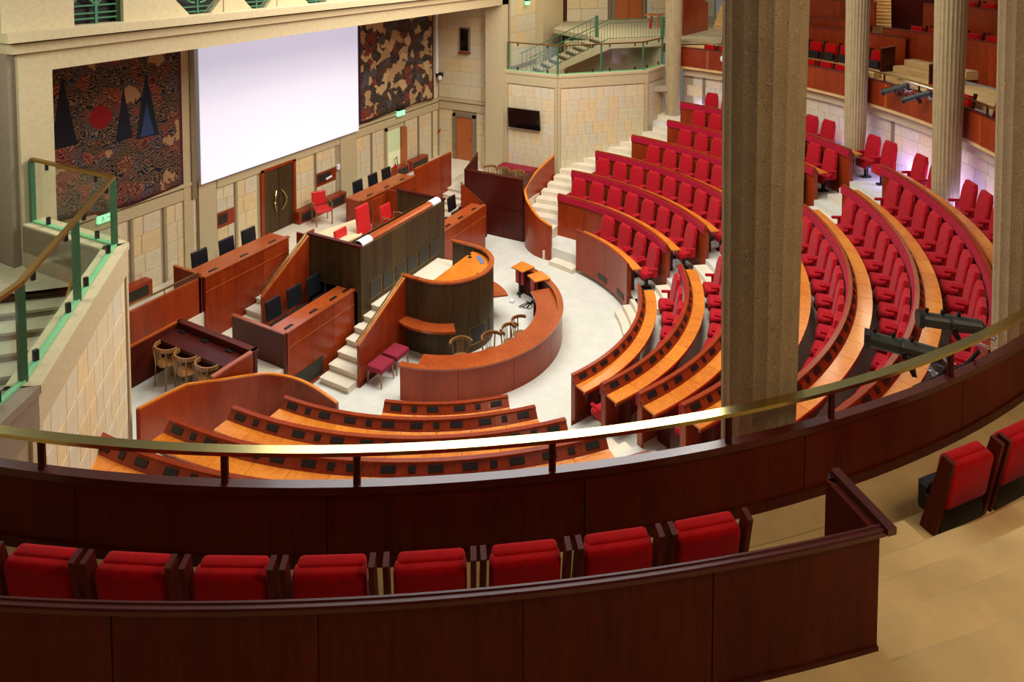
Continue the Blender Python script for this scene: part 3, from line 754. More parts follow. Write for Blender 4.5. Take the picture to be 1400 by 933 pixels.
# black desk chairs + side desks
def black_chair(label,group,loc,rz,src=[None]):
    if src[0]: return dup(src[0],loc,rz,label,group)
    t = thing('black_desk_chair',label,'chair',loc,group,rz,local=True)
    mt = Matrix.Translation((0,-.05,0)) @ Matrix.Rotation(R(6),4,'X')
    MB().rbox(-.23,-.22,.52,.23,-.16,1.0,.03,2,mt).build('backrest','black',t)
    MB().rbox(-.24,-.2,.42,.24,.26,.5,.03,2).build('seat','black',t)
    MB().tube([(0,0,.1),(0,0,.42)],.03,8).build('pedestal','blackplastic',t)
    for i in range(5):
        a = R(72*i+18); MB().tube([(0,0,.1),(.26*math.cos(a),.26*math.sin(a),.03)],.02,5).build('leg','blackplastic',t)
    src[0] = t; return t
def side_desk(label,x0,x1,yf,yb,ztop,zfoot,zfl,group,units,sidebox=None):
    t = thing('veneered_desk',label,'desk',((x0+x1)/2,yf,zfoot),group)
    n = max(2,round((x1-x0)/.75))
    for i in range(n):
        a = x0+(x1-x0)*i/n; MB().box(a+.003,yf,zfoot,a+(x1-x0)/n-.003,yf+.05,ztop-.03).build('front_panel','wood',t)
    MB().box(x0-.02,yf-.02,ztop-.035,x1+.02,yf+.1,ztop).build('front_rail','trim',t)
    MB().box(x0,yf+.1,ztop-.07,x1,yb,ztop-.035).build('desktop','desktop_red',t)
    for x in (x0,x1-.05): MB().box(x,yf+.05,zfl,x+.05,yb,ztop-.07).build('end_panel','wood',t)
    for i,u in enumerate(units):
        MB().box(u-.1,yf+.12,ztop-.035,u+.1,yf+.2,ztop-.005).build('control_unit','blackplastic',t)
    MB().box(x0,yf-.015,ztop-.38,x1,yf,ztop-.36).build('groove_trim','trim',t)
    return t
side_desk('red veneered desk with honey top, upper left of the dais',-4.25,-1.7,4.02,4.7,2.35,.8,DECK,'upper side desks',(-3.9,-3.0,-2.1))
side_desk('red veneered desk with honey top, upper right, before the open doorway',1.25,3.88,4.02,4.7,2.35,.8,DECK,'upper side desks',(1.75,2.6,3.4))
side_desk('red veneered desk with honey top, lower left of the dais',-4.05,-1.9,1.62,2.15,1.585,0,.8,'lower side desks',(-3.85,-3.1,-2.45,-2.0))
side_desk('red veneered desk with honey top, lower right beyond the tribune',1.88,4.45,1.62,2.15,1.585,0,.8,'lower side desks',(2.5,3.2,4.0))
for i,x in enumerate((-3.55,-2.75,-2.05)): black_chair('black high-back chair at the upper left desk, %s from its outer end'%ORD[i+1],'black chairs at the side desks',(x,4.82,DECK),R(180))
for i,x in enumerate((-3.42,-2.76,-2.12)): black_chair('black high-back chair at the lower left desk, %s from its outer end'%ORD[i+1],'black chairs at the side desks',(x,2.42,.8),R(180))
for i,x in enumerate((2.3,3.05,3.75)): black_chair('black high-back chair at the upper right desk, %s from its left end'%ORD[i+1],'black chairs at the side desks',(x,4.82,DECK),R(180))
for i,x in enumerate((2.6,3.4,4.15)): black_chair('black high-back chair at the lower right desk, %s from the dais'%ORD[i+1],'black chairs at the side desks',(x,2.42,.8),R(180))
# screens/partitions around the desks
def partition(label,path,z0,z1,mat='wood',cap='trim',th=.06,pitch=.8,name='veneer_partition',foot=False):
    t = thing(name,label,'partition',(path[0][0],path[0][1],0))
    n = len(path); Z = z1 if isinstance(z1,(list,tuple)) else [z1]*n
    # resample into panels
    import itertools
    i = 0
    acc = 0; start = 0
    for i in range(1,n):
        acc += (Vector(path[i])-Vector(path[i-1])).length
        if acc >= pitch or i == n-1:
            seg = path[start:i+1]; zz = [v-.03 for v in Z[start:i+1]]
            MB().strip(seg,th,z0,zz).build('panel',mat,t); start = i; acc = 0
    m = MB(); c = []
    for p in path: c.append(p)
    MB().strip(path,th+.015,[v-.03 for v in Z],Z).build('capping',cap,t)
    return t
def resample(path, n):
    out = []; 
    for i in range(len(path)-1):
        for j in range(n): 
            f = j/n; out.append(tuple(path[i][k]*(1-f)+path[i+1][k]*f for k in range(len(path[i]))))
    out.append(tuple(path[-1])); return out
def catmull(pts, n=6):
    P_ = [pts[0]]+list(pts)+[pts[-1]]; out = []
    for i in range(1,len(P_)-2):
        for j in range(n):
            t_ = j/n; a,b,c,d = P_[i-1],P_[i],P_[i+1],P_[i+2]
            out.append(tuple(.5*((2*b[k])+(-a[k]+c[k])*t_+(2*a[k]-5*b[k]+4*c[k]-d[k])*t_**2+(-a[k]+3*b[k]-3*c[k]+d[k])*t_**3) for k in range(len(b))))
    out.append(tuple(pts[-1])); return out
# panel left of upper-left desk, with brass rail
partition('tall red veneer screen with brass rail left of the upper left desk',resample([(-4.28,4.1),(-8.0,4.1)],4),.0,2.34,th=-.06)
tag(MB().beam((-4.35,4.12,2.46),(-7.9,4.12,2.46),.04,.03).tube([(-5.2,4.12,2.3),(-5.2,4.12,2.45)],.012).tube([(-6.4,4.12,2.3),(-6.4,4.12,2.45)],.012).build('brass_handrail','brass'),'thin brass handrail above the tall red screen at far left','handrail')
partition('short red end screen behind the upper left desk',[(-4.3,4.1),(-4.3,5.0)],DECK,2.45)
partition('long red veneer screen rising right of the upper right desk',resample([(3.95,4.12),(6.15,4.12)],3),0,2.55,th=-.06)
partition('red end screen of the lower left desk',[(-4.08,1.62),(-4.08,2.5),(-4.08,3.27)],0,1.6,mat='wood_dark')
# wings
wl = catmull([(-4.94,-.6,1.25),(-4.98,-.07,1.41),(-5.10,.35,1.54),(-5.43,.66,1.72),(-5.78,.78,1.85),(-6.37,.87,2.07),(-7.0,.93,2.33)],5)+[(-7.6,.73,2.53),(-8.1,.54,2.70)]
partition('long curved red veneer wing wall with orange capping, left of the front block',[p[:2] for p in wl],0,[p[2] for p in wl],th=-.07,pitch=1.3,cap='desktop')
wr_ = catmull([(4.96,-.55,1.14),(5.0,-.1,1.32),(5.2,.3,1.55),(5.55,.65,1.72),(6.1,.9,1.85),(6.9,.92,2.1),(7.9,.72,2.45)],5)
partition('tall curved red veneer wing wall with orange capping beside the far stairs',[p[:2] for p in wr_],0,[p[2] for p in wr_],th=.07,pitch=1.4,cap='desktop')
# mahogany side table enclosure left
t = thing('mahogany_side_table','dark mahogany side table with three black units inside red panels','table',(-5.7,2,1.3))
MB().box(-6.02,.98,1.96,-5.5,3.16,2.02).build('tabletop','wood_box',t)
MB().box(-5.53,.93,0,-5.46,3.2,2.12).build('front_panel','wood_box',t)
MB().box(-5.56,.9,2.11,-5.43,3.23,2.15).build('front_rail','wood_dark',t)
for y in (1.53,2.25,2.95): MB().box(-5.66,y-.09,2.02,-5.56,y+.09,2.045).build('control_unit','blackplastic',t)
MB().box(-6.45,.95,0,-5.5,1.0,2.12).build('side_panel','wood',t); MB().box(-6.45,.93,2.11,-5.43,1.02,2.15).build('capping','trim',t)
partition('low dark partition with orange capping at far left behind the bentwood chairs',[(-8.05,3.18),(-7,3.18),(-6.2,3.18),(-5.47,3.18)],0,2.15,mat='wood_dark',th=.05)
# mahogany enclosure right
t = thing('mahogany_enclosure','tall dark mahogany enclosure between the stairs and the curved wing','enclosure',(5.75,2,0))
for i in range(3):
    y = .88+i*.78; MB().box(5.72,y+.003,.0,5.78,y+.777,1.05).box(5.70,y+.003,1.06,5.78,y+.777,2.12).build('front_panel','wood_box',t)
MB().box(5.68,.86,2.12,5.84,3.22,2.16).build('capping','wood_dark',t)
MB().strip([(5.75,3.2),(6.6,3.2)],.05,0,[2.14,2.5]).build('side_panel','wood_dark',t)
MB().strip([(5.78,.9),(7.2,1.05)],.05,0,[2.12,2.12]).build('side_panel','wood_dark',t)
MB().beam((5.75,3.2,2.16),(6.6,3.2,2.52),.05,.03).build('gold_edge','brass_dull',t)
t = thing('crimson_bench','long crimson padded bench against the stone wall below the television','bench',(7.9,2.2,1.3))
MB().rbox(7.6,1.45,1.68,8.1,2.95,1.82,.04,2).build('seat_pad','burgundy',t)
for y in (1.6,2.2,2.8): MB().box(7.65,y-.02,1.3,7.69,y+.02,1.68).build('leg','steel',t)
for i,y in enumerate((1.5,2.1,2.6)):
    bent_chair('bentwood armchair inside the mahogany enclosure, %s'%('nearest the wing wall' if i==0 else 'middle one' if i==1 else 'nearest the steps'),'chairs in the enclosure',(6.45,y,1.3),R(90))
# floor vents in desks
tag(rebase(MB().box(-3.86,1.60,.12,-3.0,1.62,.5).build('floor_vent','grille'),(-3.4,1.61,.12)),'dark vent grille at the foot of the lower left desk','vent')
# ================================================================== screen and tapestries
o = MB().box(-2.80,WY-.20,3.75,3.36,WY-.18,7.84).build('projection_screen','screen'); tag(rebase(o,(.28,WY-.19,3.75)),'large white projection screen hanging between the two tapestries','screen')
def cloth(name,label,x0,x1,z0,z1,mat,wave):
    m = MB(); nx,nz = 24,20; vs = []
    for side in (0,1):
        for j in range(nz+1):
            for i in range(nx+1):
                u,v = i/nx,j/nz; x = x0+(x1-x0)*u; z = z0+(z1-z0)*v+wave*math.sin(u*5.5+1)*(1-v)*.09
                y = WY-.1-.02*math.sin(u*14)*(1-v*.6)-(.02 if side else 0); vs.append((x,y,z))
    N = (nx+1)*(nz+1); fs = []
    for s_ in (0,1):
        for j in range(nz):
            for i in range(nx):
                a = s_*N+j*(nx+1)+i; q = (a,a+1,a+nx+2,a+nx+1); fs.append(q if s_ else q[::-1])
    for i in range(nx): fs.append((i,i+1,N+i+1,N+i)); a = nz*(nx+1)+i; fs.append((a,a+1,N+a+1,N+a))
    for j in range(nz): a = j*(nx+1); fs.append((a,a+nx+1,N+a+nx+1,N+a)); a += nx; fs.append((a,a+nx+1,N+a+nx+1,N+a))
    o = m.add(vs,fs).build(name,mat,None,True); return tag(rebase(o,((x0+x1)/2,WY-.1,z0)),label,'tapestry')
cloth('wall_tapestry','dark woven tapestry with red sun disc and navy spires, left of the screen',-6.9,-3.28,3.9,7.75,'tap1',1)
cloth('wall_tapestry','dark woven tapestry of crowded pale figures, right of the screen',3.5,7.93,3.96,7.75,'tap2',-.3)
# exit signs, clock, camera, alarm
def exit_sign(label,x,y,z,sx=.42,sz=.2):
    t = thing('exit_sign',label,'sign',(x,y,z))
    MB().box(x-sx/2,y-.08,z,x+sx/2,y,z+sz).build('light_box','exit',t)
    MB().box(x-sx/2,y-.1,z+sz,x+sx/2,y+.02,z+sz+.1).build('housing','blackplastic',t)
    m = MB(); yy = y-.085
    m.box(x-.12,yy,z+.06,x-.08,yy+.004,z+.14); m.box(x-.11,yy,z+.145,x-.09,yy+.004,z+.165); m.box(x-.14,yy,z+.03,x-.11,yy+.004,z+.07); m.box(x-.08,yy,z+.03,x-.06,yy+.004,z+.07)
    m.box(x-.02,yy,z+.085,x+.1,yy+.004,z+.115); m.add([(x+.1,yy,z+.06),(x+.15,yy,z+.1),(x+.1,yy,z+.14)],[(0,1,2)])
    m.build('pictogram','white',t); return t
exit_sign('green lit exit sign on the stone wall behind the left glass railing',-5.25,WY-.05,3.62)
exit_sign('green lit exit sign above the open corridor doorway',5.75,WY-.12,3.75)
t = thing('wall_clock','square pale wall clock with radiating marks below the left exit sign','clock',(-5.05,WY,2.85))
MB().box(-5.25,WY-.06,2.9,-4.9,WY-.02,3.28).build('face','cream',t)
m = MB()
for i in range(12):
    a = i*math.pi/6; c = (-5.075,WY-.065,3.09); m.beam((c[0]+.07*math.cos(a),c[1],c[2]+.07*math.sin(a)),(c[0]+.15*math.cos(a),c[1],c[2]+.15*math.sin(a)),.012,.004,(0,1,0))
m.build('hour_marks','blackplastic',t)
t = thing('security_camera','white dome security camera on a black bracket in the wall corner','camera',(8.3,6.0,4.75))
MB().box(8.25,5.95,4.75,8.44,6.19,4.95).build('bracket','blackplastic',t); MB().tube([(8.2,5.95,4.68),(8.2,5.95,4.72),(8.2,5.95,4.85)],[.05,.09,.08],10).build('dome','white',t)
tag(rebase(MB().tube([(8.2,6.1,4.95),(8.2,6.1,7.84)],.07,10).build('white_duct','white'),(8.2,6.1,4.95)),'white round duct running up the wall corner beside the right tapestry','pipe')
tag(MB().tube([(8.38,6.12,1.5),(8.38,6.12,4.7)],.012,6).build('conduit','steel'),'thin conduit down the wall corner by the oak side door','pipe')
tag(rebase(MB().rbox(8.3,6.05,2.5,8.37,6.13,2.6,.01,1).build('fire_alarm','velvet'),(8.33,6.09,2.5)),'small red fire alarm on the wall corner conduit','alarm')
tag(rebase(MB().rbox(2.42,6.1,2.62,2.55,6.18,2.8,.01,1).build('wall_switch_box','white'),(2.5,6.15,2.62)),'small white box at the edge of the stone pilaster beside the shelf recess','box')
tag(MB().tube([(1.9,6.12,2.47),(2.15,6.12,2.5)],.035,8).build('paper_roll','white'),'white paper roll lying in the shelf recess right of the red armchair','roll')
t = thing('fire_extinguisher','red extinguisher with black hose standing in the open corridor doorway','extinguisher',(5.45,6.08,DECK))
MB().tube([(5.45,6.08,DECK),(5.45,6.08,DECK+.4),(5.45,6.08,DECK+.47)],[.07,.07,.03],10).build('cylinder','velvet',t); MB().tube([(5.45,6.08,1.98),(5.36,6.05,2.2),(5.5,6.05,2.25),(5.53,6.03,1.9)],.015,6).build('hose','blackplastic',t)

# ================================================================== side structures (mirror images)
BX,BY = 8.15,.72; CX,CY = 10.75,-1.85
dl = math.hypot(CX-BX,CY-BY); DX,DY = (CX-BX)/dl,(CY-BY)/dl; NX,NY = -DY,DX
def LD(t_,off,s=1): return (s*(BX+DX*t_+NX*off), BY+DY*t_+NY*off)
def side_structure(s):
    D = (s*12.35, -2.1 if s>0 else -2.75)
    A0 = (s*8.22,2.95); A = (s*BX,BY); C = (s*CX,CY)
    nm = 'wall_right' if s>0 else 'wall_left'
    w_ = thing(nm,'','',(s*8.5,1,0),kind='structure')
    th = .3*s   # strip thickness to the left of path direction => outward
    MB().strip([A0,A],th,0,5.3).build('wall_core','mortar',w_); MB().strip([A,C],th,0,5.3).build('wall_core','mortar',w_); MB().strip([C,D],th,0,5.3).build('wall_core','mortar',w_)
    for p,q in ((A0,A),(A,C),(C,D)):
        p_ = Vector(p); q_ = Vector(q); d_ = (q_-p_).normalized(); L = (q_-p_).length
        nrm = Vector((d_.y,-d_.x))*s   # towards the hall
        pi = p_+nrm*.0
        # cornice courses
        for (z0,z1,e,mt) in ((5.24,5.33,.06,'stoneband'),(4.86,5.24,.035,'stoneband')):
            a_ = p_+nrm*e; b_ = q_+nrm*e
            MB().prism([tuple(a_),tuple(b_),tuple(q_-nrm*.3),tuple(p_-nrm*.3)],z0,z1).build('cornice_course','stonegrey' if (s<0 and p==C) else mt,w_)
        # corner strips
        for u0,u1 in ((0,.1),(L-.1,L)):
            a_ = p_+d_*u0; b_ = p_+d_*u1
            MB().prism([tuple(a_+nrm*.03),tuple(b_+nrm*.03),tuple(b_),tuple(a_)],0,4.86).build('corner_strip','stoneband',w_)
        z0 = 1.3 if (s>0 and p==A0) else 0
        if s<0 and p==C:
            blocks(w_,(p_.x+d_.x*.3,p_.y+d_.y*.3,3.4),(d_.x,d_.y),L-.5,1.4,1,1.6,(nrm.x,nrm.y),'stonegrey',.02,seed=9)
            blocks(w_,(p_.x+d_.x*.3,p_.y+d_.y*.3,.2),(d_.x,d_.y),L-.5,3.1,2,1.6,(nrm.x,nrm.y),'stonewall',.02,seed=10)
        else:
            blocks(w_,(p_.x+d_.x*.13,p_.y+d_.y*.13,z0),(d_.x,d_.y),L-.26,4.82-z0,round((4.82-z0)/.42),.40,(nrm.x,nrm.y),seed=11+int(s)+int(L*10),proud=.005)
    # glass railing
    t = thing('glass_railing','glass railing with brass handrail and green posts on the %s'%('left stone ledge' if s<0 else 'right stone ledge above the television'),'railing',(s*BX,BY,5.33),'glass railings')
    zt = 6.40
    off = .12
    inn = lambda p,dx,dy:(p[0]+dx,p[1]+dy)
    a0 = (s*8.37,2.9); a = (s*8.28,BY+.06); c = (s*(CX+.02),CY+.18); e = (s*12.4,D[1]+.15)
    for p,q in ((a0,a),(a,c),(c,e)):
        P0 = Vector(p); P1 = Vector(q); d_ = (P1-P0).normalized(); L = (P1-P0).length
        MB().beam((p[0],p[1],5.345),(q[0],q[1],5.345),.07,.03).build('green_channel','greenlight',t)
        n = 1 if L<2.5 else 2
        for i in range(n):
            u = P0+d_*(L*i/n+.06); v = P0+d_*(L*(i+1)/n-.06)
            gp = MB().beam((u.x,u.y,5.86),(v.x,v.y,5.86),.012,.98).build('glass_pane','glass',t)
            for f in (.2,.8):
                w0 = P0+d_*(L*(i+f)/n)
                MB().box(w0.x-.025,w0.y-.025,5.36,w0.x+.025,w0.y+.025,5.48).build('clamp','blackplastic',gp)
                MB().box(w0.x-.02,w0.y-.02,6.27,w0.x+.02,w0.y+.02,6.37).build('clamp','blackplastic',gp)
        MB().beam((p[0],p[1],zt),(q[0],q[1],zt),.07,.045).build('handrail','brass_dull',t)
    for p in (a0,a,((a[0]+c[0])/2,(a[1]+c[1])/2),c,e):
        r_ = .035 if s<0 else .028
        MB().box(p[0]-r_,p[1]-r_,5.33,p[0]+r_,p[1]+r_,6.38).build('post','green',t)
    return w_
side_structure(-1); side_structure(1)
# upper landings z=4.6
def LDs(pts,s): return [LD(a,b,s) for a,b in pts]
struct(MB().prism([(-8.3,3.72)]+LDs([(-.33,3.89),(-.33,.28)],-1)+[(-8.35,1.2)],4.4,4.6).build('floor','tread'))
struct(MB().prism([LD(-.33,3.89,-1),(-17,3.72),(-17,-.95),LD(5,2.62,-1),LD(-.33,2.62,-1)],4.4,4.6).build('floor','tread'))
struct(MB().prism([(8.45,4.62),(17,4.62),(17,0.5)]+LDs([(1.2,3.5),(4.8,.3)],1)+[(11.2,-1.75),LD(0,.3,1),(8.45,1.0)],4.4,4.6).build('floor','tread'))
t = thing('stone_stairs','pale stone stairs descending behind the left glass railing','stairs',LD(1,1,-1)+(3,))
for i in range(14):
    z = 4.48-.12*i; a = -.33+.37*i
    pl = LDs([(a,.3),(a+.39,.3),(a+.39,2.6),(a,2.6)],-1)
    MB().prism(pl,z-.04,z).build('tread','tread',t); MB().prism(LDs([(a-.03,.3),(a,.3),(a,2.6),(a-.03,2.6)],-1),z,z+.085).build('riser','riser',t)
    MB().prism(LDs([(a+.005,.3),(a+.38,.3),(a+.38,2.6),(a+.005,2.6)],-1),z-.3,z-.045).build('stair_block','stonegrey',t)
p_=LD(-.6,.75,-1); q_=LD(1.2,.62,-1)
tag(MB().beam((p_[0],p_[1],5.25),(q_[0],q_[1],4.45),.04,.03).build('stair_handrail','brass_dull'),'short sloping brass handrail seen through the left glass railing','handrail')
# left outer walls
wl_ = MB().box(-17,3.72,4.4,-8.62,3.95,9.5).build('wall_left','mortar'); struct(wl_)
blocks(wl_,(-14,3.72,4.95),(1,0),5.35,4.4,6,.7,(0,-1),'stonewall',seed=71)
MB().box(-14,3.68,4.6,-8.63,3.72,4.92).build('skirting','stonegrey',wl_)
# right foyer: walls
wf = MB().box(8.66,4.62,4.4,17.6,4.85,9.5).build('wall_back','mortar'); struct(wf)
blocks(wf,(8.7,4.62,4.75),(1,0),5.5,4.5,6,1.0,(0,-1),seed=72)
MB().box(8.66,4.56,4.6,14.2,4.62,4.8).build('skirting','stonegrey',wf)
MB().box(14.15,4.2,4.6,16.45,4.62,9.5).build('pilaster','stoneband',wf)
MB().box(17.2,4.45,4.6,17.55,4.61,9.5).build('wood_reveal','wood_dark',wf)
p0 = Vector((17.6,4.62)); p1 = Vector((24.2,-1.6)); dd = (p1-p0).normalized(); nn = Vector((dd.y,-dd.x))
if nn.x > 0: nn = -nn
wg = MB().strip([tuple(p0),tuple(p1)],.25,4.4,10).build('wall_right','mortar'); struct(wg)
fo = p0+nn*.27
blocks(wg,(fo.x,fo.y,6.2),(dd.x,dd.y),2.3,3.6,5,1.0,(nn.x,nn.y),seed=73)
blocks(wg,(fo.x+dd.x*4.6,fo.y+dd.y*4.6,6.2),(dd.x,dd.y),4.2,3.6,6,1.0,(nn.x,nn.y),seed=74)
def onw(u,e=.3): q = p0+dd*u+nn*e; return (q.x,q.y)
d = thing('door_4','','',(onw(3.5)[0],onw(3.5)[1],6.2),kind='structure')
for a,b in ((2.75,3.5),(3.53,4.3)): MB().strip([onw(a),onw(b)],.04,6.2,8.9).build('door_leaf','door_wood',d)
MB().strip([onw(2.5,.34),onw(2.72,.34)],.1,6.2,9).strip([onw(4.32,.34),onw(4.5,.34)],.1,6.2,9).build('door_frame','stonedark',d)
t = exit_sign('small lit exit sign high on the foyer wall behind the right glass railing',13.05,4.5,7.45,.34,.17)
# gallery floor behind right column
struct(MB().prism([(13.0,-2.3),LD(5.22,1.62,1),LD(2.8,1.62,1),LD(2.8,2.84,1)]+[(14.0,3.6),(17.6,4.6),(24.2,-1.6),(21,-7),(14.4,-4.6)],6.1,6.3).build('floor','tread'))
# up stair on the right
t = thing('stone_stairs','stone flight with green balusters rising behind the right glass railing','stairs',LD(1,1,1)+(4.6,))
ns = 11; t0,t1,z0_,z1_ = -1.05,2.8,4.6,6.3
for i in range(ns):
    a = t0+(t1-t0)*i/ns; b = t0+(t1-t0)*(i+1)/ns; z = z0_+(z1_-z0_)*(i+1)/ns
    MB().prism(LDs([(a,1.68),(b,1.68),(b,2.78),(a,2.78)],1),z-.05,z).build('tread','tread',t)
    MB().prism(LDs([(a-.02,1.68),(a,1.68),(a,2.78),(a-.02,2.78)],1),z-.16,z-.05).build('riser','riser',t)
for o_ in (1.6,2.78):
    q = LDs([(t0,o_),(t1,o_),(t1,o_+.08),(t0,o_+.08)],1)
    MB().add([(q[0][0],q[0][1],4.6),(q[1][0],q[1][1],5.95),(q[2][0],q[2][1],5.95),(q[3][0],q[3][1],4.6),(q[0][0],q[0][1],4.72),(q[1][0],q[1][1],6.34),(q[2][0],q[2][1],6.34),(q[3][0],q[3][1],4.72)],[(3,2,1,0),(4,5,6,7),(0,1,5,4),(1,2,6,5),(2,3,7,6),(3,0,4,7)]).build('stringer','stoneband',t)
q = LDs([(t1,1.6),(5.25,1.6),(5.25,1.68),(t1,1.68)],1); MB().prism(q,5.98,6.34).build('landing_edge','stoneband',t)
t = thing('green_balustrade','pale green iron balustrade following the stone flight and upper landing','railing',LD(1,1.6,1)+(5,),None)
path = [LD(t0+.5,1.64,1)+(4.95,),LD(t1,1.64,1)+(6.34,),LD(5.2,1.64,1)+(6.34,),(14.6,-2.1,6.32),(16.6,-2.5,6.32)]
for i in range(len(path)-1):
    a = Vector(path[i]); b = Vector(path[i+1]); L = (b-a).length; n = int(L/.13)
    MB().beam(a+Vector((0,0,.80)),b+Vector((0,0,.80)),.045,.03).build('handrail','green',t)
    for hz in (.66,.04): MB().beam(a+Vector((0,0,hz)),b+Vector((0,0,hz)),.022,.022).build('rail_bar','green',t)
    for j in range(n):
        p = a+(b-a)*((j+.5)/n); MB().beam(p+Vector((0,0,.04)),p+Vector((0,0,.66)),.013,.013).build('baluster','green',t)
for p in (path[2],path[4]): MB().box(p[0]-.06,p[1]-.06,p[2]-.05,p[0]+.06,p[1]+.06,p[2]+.86).build('post','green',t)
t = thing('green_balustrade','second green balustrade on the wall side of the stone flight','railing',LD(1,2.8,1)+(5,),None)
a = Vector(LD(t0+.5,2.8,1)+(4.95,)); b = Vector(LD(t1,2.8,1)+(6.34,)); MB().beam(a+Vector((0,0,.8)),b+Vector((0,0,.8)),.035,.03).build('handrail','green',t)
for j in range(18):
    p = a+(b-a)*((j+.5)/18); MB().beam(p,p+Vector((0,0,.8)),.015,.015).build('baluster','green',t)
MB().box(b.x-.05,b.y-.05,b.z-.05,b.x+.05,b.y+.05,b.z+.86).build('post','green',t)
struct(MB().strip([LD(1.6,3.3,1),LD(5.2,3.0,1)],.2,4.6,6.1).build('wall_right','stoneband'))
struct(MB().strip([LD(5.2,1.7,1),LD(5.2,3.0,1)],.1,4.6,6.1).build('wall_right','stoneband'))
# foyer furniture
t = thing('side_chair','small wooden console with red base and round mirror by the foyer wall','console',(17,-.2,6.3))
MB().box(16.6,-.6,6.85,17.6,.1,6.9).box(16.6,-.6,6.3,16.7,-.5,6.85).box(17.5,0,6.3,17.6,.1,6.85).build('console_frame','door_wood',t)
MB().tube([(16.2,-.3,6.3),(16.2,-.3,6.8)],.06,10).build('red_cylinder','velvet',t)
MB().tube([(16.15,-.3,7.2),(16.25,-.3,7.2)],.12,16).build('round_mirror','steel',t)
t = thing('veneer_partition','red veneered partition with sloping top right of the first column','partition',(15.8,-2.3,6.3))
MB().prism([(14.2,-2.35),(17.0,-2.75),(17.0,-2.68),(14.2,-2.28)],6.3,lambda i:[8.3,7.55,7.55,8.3][i]).build('panel','wood',t)
t = stairs('carpeted_stairs','pale carpeted flight climbing behind the first column',17.4,21.5,-4.2,-2.9,6.3,8.6,12,'tan_carpet')
tag(rebase(MB().box(17.5,-5.2,6.3,19,-4.6,9.2).build('veneer_cabinet','wood_dark'),(18,-4.9,6.3)),'tall dark veneered screen right of the pale gallery stairs','partition')
# TV
t = thing('television','black flat television on the stone wall above the crimson bench','television',(8.1,2.0,3.2))
MB().add([(8.02,1.37,3.22),(8.02,2.70,3.22),(7.93,2.70,3.98),(7.93,1.37,3.98),(8.08,1.37,3.22),(8.08,2.70,3.22),(7.99,2.70,3.98),(7.99,1.37,3.98)],[(3,2,1,0),(4,5,6,7),(0,1,5,4),(1,2,6,5),(2,3,7,6),(3,0,4,7)]).build('panel','tv',t)
MB().box(8.0,1.9,3.4,8.2,2.15,3.7).build('wall_bracket','blackplastic',t)

# ================================================================== columns
def column(a, r, label, zb, rb, mat, top=12.5):
    x,y,_ = P(r,a); t = thing('fluted_column',label,'column',(x,y,zb),'fluted stone columns')
    nf = 18 if 'near' in mat else 24; sub = 4; dp = 1.1 if 'near' in mat else 1.5; zs = [zb+.06+(top-zb)*i/6 for i in range(7)]; vs = []
    N = nf*sub
    for z in zs:
        rad = rb+.011*(z-zb)
        for i in range(N):
            k = i%sub; fl_ = (0,.022,.03,.022)[k]*dp
            an = 2*math.pi*i/N; q = rad*(1-fl_); vs.append((x+q*math.cos(an),y+q*math.sin(an),z))
    fs = [tuple(range(N))[::-1], tuple((len(zs)-1)*N+i for i in range(N))]
    for j in range(len(zs)-1):
        for i in range(N): fs.append((j*N+i,j*N+(i+1)%N,(j+1)*N+(i+1)%N,(j+1)*N+i))
    MB().add(vs,fs).build('fluted_shaft',mat,t)
    MB().tube([(x,y,zb),(x,y,zb+.07)],rb+.03,24).build('base_ring',mat,t)
    return t
column(-11.9,12.2,'slender fluted stone column farthest away, beside the glass railing',3.46,.27,'concrete')
column(-29.8,12.2,'fluted stone column hidden behind the large brown foreground column',ZK(7),.28,'concrete')
column(-47.7,12.2,'pale fluted column left of the far gallery steps',ZK(7),.28,'concrete')
column(-65.5,12.2,'pale fluted column behind the pair of far spotlights',ZK(7),.29,'concrete')
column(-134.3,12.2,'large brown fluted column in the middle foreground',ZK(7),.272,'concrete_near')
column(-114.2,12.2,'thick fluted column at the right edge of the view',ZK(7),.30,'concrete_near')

# ================================================================== gallery
A_L, A_R = -176., -12.2
# stone wall under the gallery (far side), cornice
wgl = thing('wall_gallery','','',P(12.95,-50,3.3),kind='structure')
MB().arc(12.95,13.2,A_L,A_R,3.2,5.35,110).build('wall_core','mortar',wgl)
rr = 12.95; BLK = {}
for row,(z0,z1) in enumerate(((3.3,3.72),(3.72,4.14),(4.14,4.56),(4.56,4.93))):
    a = -13.-(row%2)*1.2
    while a > -86:
        L = random.choice((2.0,2.6,3.4)); key = (row,L)
        if key not in BLK:
            me_o = MB().arc(rr-.014,rr+.002,-L+.03,-.03,z0+.004,z1-.004,2); me = bpy.data.meshes.new('stone_block'); me.from_pydata(me_o.v,[],me_o.f); me.materials.append(M['stonewall']); BLK[key] = me
        if min(abs(a-L/2-q) for q in (-29.8,-11.9)) > 1.5:
            o = bpy.data.objects.new('stone_block',BLK[key]); COL.objects.link(o); o.parent = wgl
            off = OFF[wgl.name]; o.location = (-off[0],-off[1],-off[2]); o.rotation_euler = (0,0,R(a))
        a -= L
MB().arc(12.80,13.0,A_L,-12.6,4.95,5.26,110).build('cornice_course','stoneband',wgl)
MB().arc(12.72,13.0,A_L,-12.6,5.27,5.36,110).build('cornice_course','stoneband',wgl)
for a in (-16.5,-24,-34,-44.5,-51,-62,-69.5,-80): MB().arc(12.90,12.96,a,a+.5,3.3,4.95,1).build('corner_strip','stonedark',wgl)
